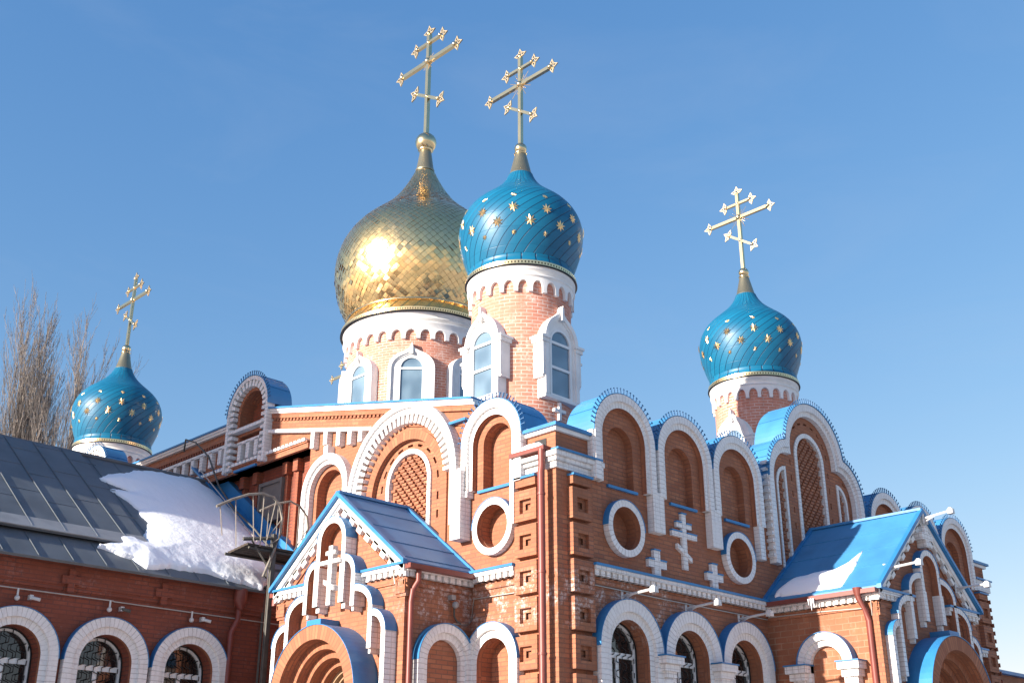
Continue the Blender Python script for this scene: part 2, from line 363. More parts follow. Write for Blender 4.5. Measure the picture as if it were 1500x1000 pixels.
def O(path, depth, subs=(), mat='brick', side=None): return dict(p=path, d=depth, s=subs, m=mat, side=side)
def plate(mb, outline, openings, n, mp, mat):
    mb.prism(outline, n, n, mp, mat, holes=[o['p'] for o in openings]) if False else None
    def area(p): return sum(p[i][0]*p[(i+1) % len(p)][1]-p[(i+1) % len(p)][0]*p[i][1] for i in range(len(p)))
    poly = outline if area(outline) > 0 else outline[::-1]
    hs = [o['p'] if area(o['p']) < 0 else o['p'][::-1] for o in openings]
    tris = tessellate_polygon([[Vector((p[0], p[1], 0)) for p in c] for c in [poly]+hs])
    allp = list(poly)+[p for h in hs for p in h]
    for t in tris:
        t = list(t); a = area([allp[i] for i in t])
        if abs(a) < 1e-10: continue
        if a < 0: t = t[::-1]
        mb.face([(allp[i][0], allp[i][1], n) for i in t], mp, mat, uv=[(allp[i][0], allp[i][1]) for i in t])
    for o, h in zip(openings, hs):
        for i in range(len(h)):
            a, b = h[i], h[(i+1) % len(h)]
            mb.face([(a[0], a[1], n-o['d']), (b[0], b[1], n-o['d']), (b[0], b[1], n), (a[0], a[1], n)], mp, o['side'] or mat)
        if o['m']: plate(mb, o['p'], o['s'], n-o['d'], mp, o['m'])
def archo(uc, r, zs, zb, seg=16, ry=None): return archpath(uc, r, zs, zb, zb, seg, ry)

# ---------------------------------------------------------------- ground
g = MB(); g.prism(rect(-900, 900, -900, 900), 0, 0, Map(lambda u, z, n: (u, z, 0.0)), 'ground')
g.f = g.f[:1] if len(g.f[0]) == 4 else g.f[:2]; k_ = len(g.f); g.uv = g.uv[:k_]; g.m = g.m[:k_]; g.sm = g.sm[:k_]
g.build('ground', kind='structure')

# ================================================================ CHURCH
church = thing('church', (8.3, 13.7, 0), "red brick church with five onion domes, white arched trim and blue metal roofs", "church")
CB = [1.70, 3.48, 5.22, 11.38, 13.12, 14.90]; CTB = 8.28
def trefoil_side(u):
    v = 0
    if abs(u-CTB) < 1.2: v = 9.0+math.sqrt(max(0, 1.44-(u-CTB)**2))
    for c in (CTB-1.07, CTB+1.07):
        if abs(u-c) < .87: v = max(v, 8.2+.95*math.sqrt(max(0, 1-((u-c)/.87)**2)))
    return v
def top_B(u):
    v = 7.73
    for c in CB:
        if abs(u-c) < .84: v = max(v, 7.93+math.sqrt(.84**2-(u-c)**2))
    return max(v, trefoil_side(u))
KOKA = (9.6, 17.4)
def gable_A(u):
    if u < 1.0: return 8.42
    if u < 8.75: return 10.15-.217*(8.75-u)
    if u <= 18.65: return 10.15
    return max(7.9, 10.15-.217*(u-18.65))
def top_A(u):
    v = gable_A(u)
    if u < 1.95: v = 7.73
    if abs(u-1.45) < .76: v = max(v, 7.86+math.sqrt(.76**2-(u-1.45)**2))
    for c in KOKA:
        if abs(u-c) < .85: v = max(v, 10.4+math.sqrt(.85**2-(u-c)**2))
    return v
def outline(top, u0, u1, zb, step=.04):
    n = int(round((u1-u0)/step)); return [(u0, zb)]+[(u0+(u1-u0)*i/n, top(u0+(u1-u0)*i/n)) for i in range(n+1)]+[(u1, zb)]
def slots(uc, zc, r, a0, a1, n, w=.045, h=.13, zlegs=(), dx=None):
    out = []
    for i in range(n):
        a = math.radians(a0+(a1-a0)*i/(n-1)); out.append(O(rot_rect(uc+r*math.cos(a), zc+r*math.sin(a), h, w, a+PI/2), .08, mat='brick_dark'))
    for z in zlegs:
        for sg in (-1, 1): out.append(O(rot_rect(uc+sg*(dx or r), z, w, h, 0), .08, mat='brick_dark'))
    return out
# ---- facade wall facing -Y (right side of the photo)
ops = []
for c in CB:
    ops.append(O(archo(c, .36, 7.82, 7.04), .16))
for c in (1.68, 5.15, 11.45, 14.9): ops.append(O(circ(c, 6.29, .38), .20))
WB = [1.64, 3.36, 5.06]
for c in WB: ops.append(O(archo(c, .50, 4.22, 1.9), .24, mat=None))
lat_c = archo(CTB-.03, .60, 8.95, 6.2, 20)
ops.append(O(lat_c, .07))
def qpanel(sg):
    c = CTB+sg*1.07
    return [(c-sg*.02, 6.2), (c-sg*.02, 8.60)]+[(c-sg*.02+sg*.40*math.sin(math.radians(a)), 8.18+.42*math.cos(math.radians(a))) for a in range(15, 91, 15)]+[(c+sg*.38, 6.2)]
ops += [O(qpanel(-1), .05), O(qpanel(1), .05)]
ops += slots(CTB-.02, 9.0, .78, 12, 168, 9, zlegs=(8.75, 8.4, 8.05, 7.7, 7.35))
for sg in (-1, 1):
    for a in (15, 50):
        aa = math.radians(a); c = CTB+sg*1.07
        ops.append(O(rot_rect(c+sg*.53*math.cos(aa), 8.2+.58*math.sin(aa), .13, .045, (aa+PI/2)*sg), .08, mat='brick_dark'))
    for z in (7.95, 7.6, 7.25, 6.9): ops.append(O(rot_rect(CTB+sg*(1.07+.53), z, .045, .13, 0), .08, mat='brick_dark'))
mb = MB(); plate(mb, outline(top_B, 0, 16.6, 0), ops, 0, B0, 'brick')
wallB = mb.build('facade_wall', church, label="long shaded brick wall with the three-lobed gable")
# ---- facade wall facing -X (sunlit)
ops = [O(archo(1.42, .36, 7.84, 7.03), .22), O(circ(1.43, 6.31, .38), .20), O(archo(1.40, .38, 4.02, 1.9), .24)]
inner = [O(archo(3.93, .665, 7.60, 6.0, 20), .06)] + slots(3.93, 7.5, .84, 8, 172, 9, zlegs=(7.2, 6.85), w=.05, h=.15)
ops.append(O(archo(3.93, 1.02, 7.42, 5.7, 24), .07, subs=inner))
ops.append(O(archo(6.40, .45, 7.90, 6.2), .22))
for c in KOKA: ops.append(O(archo(c, .50, 10.42, 10.0), .30, mat='brick_dark')); ops.append(O(rect(c-.52, c+.52, 9.02, 9.90), .14, mat='brick_dark'))
mb = MB()
ol = outline(top_A, 0, 27.4, 9.0); ol = [(0, 0), (0, 7.73)]+ol[2:-1]+[(27.4, 9.0 if top_A(27.4) > 9 else 7.0), (7.2, 9.0), (7.2, 0)]
ol = [(u, z) for u, z in ol]
# split: front part to u=7.2, upper corbelled part beyond
def outA(u0, u1, zb): return outline(top_A, u0, u1, zb)
mid = [o for o in ops if o['p'][0][0] < 7.5]; up = [o for o in ops if o['p'][0][0] >= 7.5]
plate(mb, outA(0, 7.2, 0), mid, 0, A0, 'brick')
plate(mb, outA(7.2, 22.6, 9.0), up, 0, A0, 'brick')
mb.box(22.6, 27.4, 0, 7.73, -.4, 0, A0, 'brick')
mb.face([(7.2, 9.0, -.34), (22.6, 9.0, -.34), (22.6, 9.0, 0), (7.2, 9.0, 0)], A0, 'brick')
mb.face([(7.2, 0, -.34), (7.2, 9.0, -.34), (7.2, 9.0, 0), (7.2, 0, 0)], A0, 'brick')
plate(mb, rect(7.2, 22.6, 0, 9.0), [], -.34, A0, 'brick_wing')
for u in (7.95, 8.36, 9.55, 10.1, 10.9):                            # slim brick pilasters under the overhang
    mb.box(u, u+.10, 6.4, 8.98, -.34, -.24, A0, 'brick_dark'); mb.box(u-.04, u+.14, 8.7, 8.98, -.34, -.17, A0, 'brick_dark')
wallA = mb.build('facade_wall', church, label="sunlit brick gable wall with the big arch")
# hidden walls and the flat roofs that close the body
mb = MB(); mb.box(0.0, 16.6, 0, 7.7, -27.4, -27.1, B0, 'brick'); mb.box(16.3, 16.6, 0, 7.7, -27.1, -.0, B0, 'brick')
mb.build('rear_wall', church)
mb = MB(); mb.box(0.75, 15.9, 7.40, 7.60, -26.6, -.75, B0, 'blue_roof'); mb.build('flat_roof', church)
mb = MB()
rr = [(.5, 8.0, 7.6), (16.2, 8.0, 7.6), (16.2, 19.4, 7.6), (.5, 19.4, 7.6)]; rt = [(5.6, 10.9, 10.6), (11, 10.9, 10.6), (11, 16.5, 10.6), (5.6, 16.5, 10.6)]
IDM = Map(lambda x, y, z: (x, y, z))
for i in range(4): mb.face([rr[i], rr[(i+1) % 4], rt[(i+1) % 4], rt[i]], IDM, 'blue_roof')
mb.face(rt, IDM, 'blue_roof'); mb.build('hipped_roof', church)

# ---- kokoshnik arches
def crest(mb, mp, uc, zc, r, a0, a1, n1, ry=None, step=.085):
    ry = ry or r; n = max(2, int(abs(math.radians(a1-a0))*r/step))
    for i in range(n+1):
        a = math.radians(a0+(a1-a0)*i/n); ca, sa = math.cos(a), math.sin(a)
        j = random.uniform(-.1, .1)
        mb.prism(rot_rect(uc+(r+.05)*ca, zc+(ry+.05)*sa, .09, .014, a+j), n1-.02, n1+.0, mp, 'crest', back=True)
        mb.prism(rot_rect(uc+(r+.092)*ca, zc+(ry+.092)*sa, .014, .038, a+j), n1-.02, n1+.0, mp, 'crest', back=True)
def teeth(mb, mp, uc, zc, r0, r1, a0, a1, n, n0, n1, w, mat='white'):
    for i in range(n):
        a = math.radians(a0+(a1-a0)*i/(n-1)); rm = (r0+r1)/2
        mb.prism(rot_rect(uc+rm*math.cos(a), zc+rm*math.sin(a), r1-r0, w, a), n0, n1, mp, mat)
def barrel(mp, uc, zs, r, depth, nf, parent, a0=180, a1=0, ry=None, label=None):
    ry = ry or r
    mb = MB(); o = arc(uc, zs, r+.018, a0, a1, 28, ry+.018); i_ = arc(uc, zs, r+.005, a0, a1, 28, ry+.005)
    mb.ribbon(o, i_, -depth, nf, mp, 'blue_roof', back=True)
    if a0 == 180 and a1 == 0: mb.prism(arc(uc, zs, r, 180, 0, 28, ry), -depth, -depth+.03, mp, 'blue_roof', front=True, back=True)
    mb2 = mb; crest(mb, mp, uc, zs, r+.01, a0-8 if a0 == 180 else a0, a1+8 if a1 == 0 else a1, nf, ry+.02)
    for k in range(1, 6):
        a = a0+(a1-a0)*k/6; ra = math.radians(a); u_, z_ = uc+(r+.02)*math.cos(ra), zs+(ry+.02)*math.sin(ra)
        mb.prism(rot_rect(u_, z_, .025, .02, ra), -depth+.02, nf-.05, mp, 'blue_roof')
    return mb.build('arched_roof', parent, label=label)
def kok(mp, uc, zs, ro, ri, zb_l, zb_r, depth, legs=(), sill=None, label=None, n=.11):
    mb = MB(); depth = depth*.28
    mb.ribbon(archpath(uc, ro, zs, zb_l, zb_r), archpath(uc, ri+.10, zs, zb_l, zb_r), 0, n+.05, mp, 'white_arch')
    mb.ribbon(archpath(uc, ri+.12, zs, zb_l, zb_r), archpath(uc, ri, zs-.02, zb_l, zb_r), 0, n, mp, 'white_arch', iside='brick')
    for a, b, z0, z1, nn in legs: mb.box(a, b, z0, z1, 0, nn, mp, 'white_brick')
    k = mb.build('white_arch', church, label=label)
    barrel(mp, uc, zs, ro, depth, n+.045, church)
    if sill:
        s = MB(); s.box(sill[0], sill[1], sill[2]-.05, sill[2], -.14, .05, mp, 'blue'); s.build('window_sill', church)
for i, c in enumerate(CB):
    legs = []
    if i in (0, 1, 3, 4): legs = [(c+.89-.17, c+.89+.15, 6.36, 7.10, .153), (c+.615, c+.89, 7.044, 7.95, .125)]
    if i == 2: legs = [(c+.62, c+.80, 6.37, 7.1, .13)]
    if i == 3: legs.append((c-.80, c-.60, 6.37, 7.1, .13))
    if i == 0: legs.append((c-.88, c-.615, 7.064, 7.93, .125))
    kok(B0, c, 7.93, .84, .60, 7.04, 7.04, 1.9 if i in (0, 5) else 1.5, legs, (c-.40, c+.42, 7.04))
kok(A0, 1.45, 7.86, .76, .50, 6.98, 7.03, 2.2, [(.88, .975, 6.25, 7.4, .135)], (1.02, 1.88, 7.02))
# trefoil band
def tre(ro, d, zb):
    c = CTB; p = [(c-1.07-(.87-d), zb)]
    aL = 98 if d == 0 else 90
    p += arc(c-1.07, 8.2, .87-d, 180, aL, 10, .95-d)
    zz = 8.2+.95-d; a0 = 180-math.degrees(math.asin(max(-1, min(1, (zz-9.0)/(1.2-d)))))
    p += arc(c, 9.0, 1.2-d, a0, 180-a0, 24)
    p += arc(c+1.07, 8.2, .87-d, 180-aL, 0, 10, .95-d); p.append((c+1.07+(.87-d), zb)); return p
mb = MB(); mb.ribbon(tre(0, 0, 6.38), tre(0, .16, 6.38), 0, .17, B0, 'white_arch'); mb.ribbon(tre(0, .15, 6.38), tre(0, .27, 6.38), 0, .11, B0, 'white_arch')
for k in range(14):
    for sg in (-1, 1): mb.box(CTB+sg*1.94-(.05 if sg < 0 else 0), CTB+sg*1.94+(.05 if sg > 0 else 0), 6.5+k*.15, 6.57+k*.15, 0, .15, B0, 'white_brick')
mb.build('trefoil_arch', church, label="three-lobed white arch band")
barrel(B0, CTB, 9.0, 1.2, .6, .19, church, 172, 8)
barrel(B0, CTB-1.07, 8.2, .87, .55, .19, church, 180, 98, .95)
barrel(B0, CTB+1.07, 8.2, .87, .55, .19, church, 82, 0, .95)
mb = MB()   # body of the lobed gable behind its wall
mb.prism(outline(lambda u: trefoil_side(u)-.01, CTB-1.93, CTB+1.93, 7.6, .06), -.6, -.56, B0, 'blue_roof', back=True); mb.build('gable_back', church)
# white arches inside the trefoil
def lattice(mb, mp, path, inside, u0, u1, z0, z1, n):
    r = 0; z = z0
    while z < z1:
        u = u0+(r % 3)*.065
        while u < u1:
            if inside(u, z) and inside(u+.10, z+.03): mb.box(u, u+.125, z, z+.055, n, n+.055, mp, 'brick_dark' if False else 'brick')
            u += .195
        z += .072; r += 1
def in_arch(uc, r, zs):
    return lambda u, z: abs(u-uc) < r and (z < zs or (u-uc)**2+(z-zs)**2 < r*r)
mb = MB(); c = CTB-.03
mb.ribbon(archpath(c, .60, 8.95, 6.2), archpath(c, .50, 8.95, 6.2), -.07, .03, B0, 'white_arch'); mb.build('white_arch', church, label="tall narrow white arch in the middle of the three-lobed gable")
mb = MB(); lattice(mb, B0, None, in_arch(c, .50, 8.95), c-.48, c+.5, 6.6, 9.45, -.07); mb.build('lattice_panel', church)
for sg in (-1, 1):
    q = qpanel(sg); cc = (CTB+sg*1.07, 8.0)
    qi = [(p[0]+(cc[0]+sg*.17-p[0])*(.28 if abs(p[0]-cc[0]) > .05 else .35), p[1]-(.09 if p[1] > 8.2 else .0)) for p in q]
    mb = MB()
    if sg < 0: mb.ribbon(q[::-1], qi[::-1], -.05, .03, B0, 'white_arch')
    else: mb.ribbon(q, qi, -.05, .03, B0, 'white_arch')
    mb.build('white_arch', church)
    mb = MB(); lattice(mb, B0, None, lambda u, z, s=sg: 0.08 < s*(u-cc[0])+.02 < .32 and (z < 8.2 or (s*(u-cc[0]))**2+(z-8.18)**2 < .11), cc[0]-.5, cc[0]+.5, 6.6, 8.55, -.06)
    mb.build('lattice_panel', church)
# big arch on the sunlit gable
mb = MB(); c = 3.93
mb.ribbon(archpath(c, 1.62, 7.52, 6.9, 6.9, 32), archpath(c, 1.52, 7.52, 6.9, 6.9, 32), 0, .20, A0, 'white_arch')
mb.ribbon(archpath(c, 1.53, 7.52, 6.5, 6.5, 32), archpath(c, 1.40, 7.52, 6.5, 6.5, 32), 0, .15, A0, 'white_arch')
teeth(mb, A0, c, 7.52, 1.22, 1.41, 3, 177, 31, 0, .15, .068)
mb.box(2.10, 2.36, 6.17, 7.42, 0, .26, A0, 'white_brick'); mb.box(2.03, 2.42, 6.92, 7.5, 0, .16, A0, 'white_brick')
mb.box(5.40, 5.66, 6.3, 7.6, 0, .16, A0, 'white_brick')
mb.build('big_white_arch', church, label="big toothed white arch on the sunlit gable")
mb = MB(); mb.ribbon(archpath(c, 1.20, 7.42, 5.8, 5.8, 28), archpath(c, 1.02, 7.42, 5.8, 5.8, 28), -.02, .035, A0, 'brick_arch'); mb.build('brick_arch', church)
mb = MB(); mb.ribbon(archpath(c, .665, 7.60, 6.0), archpath(c, .57, 7.60, 6.0), -.13, -.03, A0, 'white_arch'); mb.build('white_arch', church, label="inner white arch round the brick lattice")
mb = MB(); lattice(mb, A0, None, in_arch(c, .57, 7.60), c-.55, c+.56, 6.2, 8.2, -.13); mb.build('lattice_panel', church)
mb = MB(); mb.ribbon(archpath(c, .84+.16, 7.5, 6.0), archpath(c, .70, 7.56, 6.0), -.07, -.055, A0, 'brick_arch'); 
# small arch
mb = MB(); mb.ribbon(archpath(6.40, .79, 7.88, 6.4), archpath(6.40, .66, 7.88, 6.4), 0, .17, A0, 'white_arch')
mb.ribbon(archpath(6.40, .67, 7.88, 6.4), archpath(6.40, .57, 7.88, 6.4), 0, .12, A0, 'white_arch'); mb.box(6.33, 6.47, 8.62, 8.84, 0, .18, A0, 'white')
mb.build('white_arch', church, label="smaller white arch left of the big toothed one")
# ---- top bands of the gable
def path_top(us, f, d): return [(u, f(u)+d) for u in us]
us = [1.95, 4, 5.5, 7, 8.75]
us2 = [10.45, 16.55]; us3 = [18.25, 18.65, 20, 22.6]
for nm, k_us in (('parapet_band', us), ('parapet_band', us2), ('parapet_band', us3)):
    mb = MB(); mb.ribbon(path_top(k_us, gable_A, .10), path_top(k_us, gable_A, .05), -.3, .13, A0, 'white'); mb.ribbon(path_top(k_us, gable_A, .05), path_top(k_us, gable_A, .0), -.3, .09, A0, 'white'); mb.build(nm, church)
    mb = MB(); mb.ribbon(path_top(k_us, gable_A, .14), path_top(k_us, gable_A, .102), -.5, .17, A0, 'blue', back=True); mb.build('blue_coping', church)
mb = MB(); mb.box(2.16, 2.66, 8.42, 8.47, 0, .12, A0, 'blue'); mb.build('blue_coping', church)
# corbelled brick rows following the slope, with dark dentil gaps
mb = MB()
for a, b, n_ in ((-.11, -.0, .06), (-.39, -.17, .03)):
    mb.ribbon(path_top([1.95, 8.75], gable_A, b), path_top([1.95, 8.75], gable_A, a), 0, n_, A0, 'brick')
u = 3.0
while u < 8.7:
    mb.box(u, u+.07, gable_A(u)-.165, gable_A(u)-.11, 0, .055, A0, 'brick'); u += .13
mb.build('brick_corbel', church)
mb = MB(); s0 = -.47
mb.ribbon(path_top([4.95, 8.75], gable_A, s0+.08), path_top([4.95, 8.75], gable_A, s0), 0, .13, A0, 'white_brick')
for u, zb in ((6.97, 8.92), (6.50, 8.90), (6.05, 8.78), (5.66, 8.72), (5.30, 8.70)): mb.box(u-.065, u+.065, zb, gable_A(u)+s0+.02, 0, .14, A0, 'white_brick')
mb.build('pendant_frieze', church, label="white frieze with hanging blocks under the sloping parapet")
# balustrade frieze and dentils of the flat part
for u0, u1 in ((10.55, 16.45),):
    mb = MB(); mb.box(u0, u1, 9.72, 9.80, 0, .12, A0, 'white_brick')
    u = u0+.22
    while u < u1: mb.box(u-.07, u+.07, 9.36, 9.74, 0, .12, A0, 'white_brick'); u += .415
    mb.build('baluster_frieze', church, label="row of short white balusters left of the small rooftop arch")
    mb = MB(); mb.box(u0, u0+2.4, 9.20, 9.25, 0, .12, A0, 'blue'); mb.box(u0+2.8, u1, 9.20, 9.25, 0, .12, A0, 'blue')
    mb.build('blue_sill', church)
    mb = MB(); u = u0
    while u < u1: mb.box(u, u+.06, 9.86, 9.93, 0, .06, A0, 'brick_dark'); u += .12
    mb.box(u0, u1, 9.93, 10.02, 0, .07, A0, 'brick'); mb.build('brick_corbel', church)
mb = MB(); u = 7.24
while u < 18.6: mb.prism([(u, 9.16), (u+.13, 9.16), (u+.13, 9.23), (u+.03, 9.23)], 0, .14, A0, 'white'); u += .155
mb.box(7.2, 18.65, 9.0, 9.13, -.3, .08, A0, 'brick'); mb.box(7.2, 18.65, 9.12, 9.17, 0, .11, A0, 'brick'); mb.build('dentil_course', church)
for c in KOKA:
    mb = MB(); mb.ribbon(archpath(c, .85, 10.4, 9.02), archpath(c, .76, 10.4, 9.02), 0, .20, A0, 'white_arch')
    teeth(mb, A0, c, 10.4, .60, .77, 6, 174, 15, 0, .18, .08)
    for k in range(9):
        for sg in (-1, 1): mb.box(c+sg*.68-.09, c+sg*.68+.09, 9.06+k*.155, 9.14+k*.155, 0, .18, A0, 'white_brick')
    mb.box(c-.76, c+.76, 9.98, 10.06, 0, .16, A0, 'white_brick')
    mb.box(c-.46, c+.46, 9.66, 9.73, -.14, .10, A0, 'white_brick')
    for u in (-.34, 0, .34): mb.box(c+u-.07, c+u+.07, 9.28, 9.68, -.14, .10, A0, 'white_brick')
    mb.build('white_arch', church, label="small rooftop arch with alternating white teeth")
    mb = MB(); mb.ribbon(archpath(c, .60, 10.42, 10.06), archpath(c, .50, 10.42, 10.06), 0, .06, A0, 'brick_arch'); mb.build('brick_arch', church)
    mb = MB(); mb.box(c-.45, c+.45, 9.0, 9.05, 0, .14, A0, 'blue'); mb.build('blue_sill', church)
    barrel(A0, c, 10.4, .85, .45, .215, church)
# hatch
mb = MB(); mb.box(8.48, 9.40, 7.72, 8.66, -.34, -.22, A0, 'hatch')
for a, b, z0, z1 in ((8.48, 8.56, 7.72, 8.66), (9.32, 9.40, 7.72, 8.66), (8.56, 9.32, 8.58, 8.66), (8.56, 9.32, 7.72, 7.80)): mb.box(a, b, z0, z1, -.22, -.17, A0, 'hatch')
mb.build('roof_hatch', church, label="grey boarded hatch in the brick wall")

# ---- round niches and wall crosses
for mp, c in ((A0, 1.43), (B0, 1.68), (B0, 5.15), (B0, 11.45), (B0, 14.9)):
    mb = MB(); o = circ(c, 6.30, .50, 40); i_ = circ(c, 6.30, .38, 40); o.append(o[0]); i_.append(i_[0]); o.reverse(); i_.reverse()
    mb.ribbon(o, i_, 0, .12, mp, 'white_arch', ends=False, iside='brick')
    rf = mb.build('round_frame', church)
    mb = MB(); mb.ribbon(arc(c, 6.30, .512, 180, 0, 24), arc(c, 6.30, .502, 180, 0, 24), 0, .13, mp, 'blue'); mb.build('arch_hood', rf)
def wall_cross(mp, parts, caps, n=.10, parent=church, slant=None, label=None, mat='white_brick'):
    mb = MB(); k = 0
    n00 = n-.12 if n > .25 else 0
    for a, b, z0, z1 in parts: mb.box(a, b, z0, z1, n00-k*.003, n+k*.004, mp, mat); k += 1
    if slant: mb.prism(slant, n00, n+.012, mp, mat, back=True)
    cr = mb.build('wall_cross', parent, label=label)
    if caps:
        for a, b, z in caps:
            mb = MB(); mb.box(a, b, z, z+.025, 0, n+.02, mp, 'blue'); mb.build('blue_cap', cr)
wall_cross(B0, [(3.36, 3.50, 5.83, 6.87), (3.20, 3.66, 6.60, 6.69), (3.05, 3.81, 6.42, 6.51)], [(3.35, 3.51, 6.87), (3.20, 3.35, 6.692), (3.51, 3.66, 6.692), (3.05, 3.35, 6.512), (3.51, 3.81, 6.512)],
           slant=[(3.20, 6.20), (3.62, 5.98), (3.62, 6.07), (3.20, 6.29)], n=.055, label="tall white three-barred cross")
for c in (2.56, 4.30):
    wall_cross(B0, [(c-.09, c+.09, 5.58, 6.05), (c-.25, c+.26, 5.74, 5.87)], [(c-.09, c+.09, 6.05), (c-.25, c-.09, 5.872), (c+.09, c+.26, 5.872)], n=.07, label="small white cross beside the tall one")
# ---- cornices
def cornice(mp, u0, u1, z=5.55, n=.16, name='cornice', parent=church, step=.15):
    mb = MB(); mb.box(u0, u1, z-.09, z-.02, 0, n, mp, 'white_brick')
    u = u0+.01
    while u+.085 < u1: mb.box(u, u+.095, z-.175, z-.088, 0, n-.03, mp, 'white_brick'); u += step
    mb.box(u0, u1, z-.175, z-.09, 0, n-.09, mp, 'white_brick')
    mb.box(u0, u1, z-.31, z-.235, 0, .03, mp, 'brick')
    c = mb.build(name, parent); mb = MB(); mb.box(u0-.02, u1+.01, z-.022, z+.02, -.0, n+.03, mp, 'blue'); mb.build('blue_coping', c); return c
cornice(B0, .78, 6.0); cornice(A0, .88, 1.98); cornice(B0, 10.3, 15.8)
# ---- corner pier: panel blocks, bands, top block
def pier(mp, u0, u1, ztop=6.79):
    for k in range(8):
        z1 = ztop-k*.61; z0 = z1-.535; mb = MB(); um = (u0+u1)/2+.0; zc = z0+.25
        mb.prism(rect(u0, u1, z0, z1), 0, .12, mp, 'brick', holes=[rect(um-.135, um+.135, zc-.12, zc+.12)], back=False)
        mb.prism(rect(um-.135, um+.135, zc-.12, zc+.12), .04, .05, mp, 'brick', holes=[rect(um-.06, um+.06, zc-.055, zc+.055)])
        mb.build('pier_panel', church)
    mb = MB(); mb.box(u0+.02, u1-.02, ztop+.06, ztop+.20, 0, .12, mp, 'brick'); mb.box(u0, u1, ztop+.20, ztop+.235, 0, .16, mp, 'blue'); mb.build('pier_ledge', church)
pier(A0, .36, .87); pier(B0, .27, .78); pier(B0, 15.85, 16.4)
def band(mp, u0, u1, zs, mat='white_brick', name='white_band'):
    mb = MB()
    for z0, z1, n in zs: mb.box(u0, u1, z0, z1, -.02, n, mp, mat)
    return mb.build(name, church)
mb = MB()
for z0, z1, n in ((7.27, 7.36, .13), (7.19, 7.265, .09), (7.08, 7.185, .05)):
    mb.box(-n, 1.12, z0, z1, 0, n, B0, 'white_brick'); mb.box(0.0, .22, z0, z1, 0, n, A0, 'white_brick'); mb.box(.30, .88, z0, z1-.02, 0, n, A0, 'white_brick')
mb.build('corner_band', church)
mb = MB(); mb.box(-.12, 1.03, 7.362, 7.395, 0, .17, B0, 'blue'); mb.build('blue_coping', church)
mb = MB()
mb.prism([(-.06, -.06), (.90, -.06), (.90, .0), (.90, .85), (-.06, .85)], 7.73, 7.80, IDM if False else Map(lambda u, z, n: (u, z, n)), 'white', back=True)
mb.build('corner_band', church)
mb = MB(); mb.prism(rect(-.11, .92, -.11, .90), 7.802, 7.86, Map(lambda u, z, n: (u, z, n)), 'blue', back=True); mb.build('blue_coping', church)
mb = MB(); mb.box(.21, .48, 7.42, 7.64, 0, .012, A0, 'black'); mb.build('roof_drain_opening', church)
for u0, u1 in ((15.9, 16.66),):
    mb = MB(); mb.box(u0, u1, 7.08, 7.36, 0, .1, B0, 'white_brick'); mb.box(u0, u1+.04, 7.73, 7.80, -1, .06, B0, 'white'); mb.build('corner_band', church)
    mb = MB(); mb.box(u0, u1+.10, 7.802, 7.86, -1, .12, B0, 'blue'); mb.box(u0-.1, u1+.06, 7.362, 7.40, 0, .16, B0, 'blue'); mb.build('blue_coping', church)
    mb = MB()
    for k in range(24): mb.box(16.6-.02, 16.6+.008+.006*(k % 3), 2.2+k*.2, 2.3+k*.2, 0, .08, B0, 'brick_dark')
    mb.build('quoin', church)
# gutter and corner downpipe
mb = MB(); mb.box(.10, .93, 7.385, 7.46, .0, .20, A0, 'red_metal'); mb.build('gutter', church, label="short brown-red gutter at the corner")
mb = MB(); mb.tube([(-.17, .17, 7.40), (-.17, .17, 7.1), (-.19, .17, 7.0), (-.19, .17, .2)], .062, 'red_metal', 10)
for z in (6.6, 5.3, 4.0, 2.7): mb.tube([(-.19, .17, z), (-.19, .17, z+.04)], .072, 'red_metal', 10)
mb.build('downpipe', church, label="brown-red downpipe at the sunlit corner")

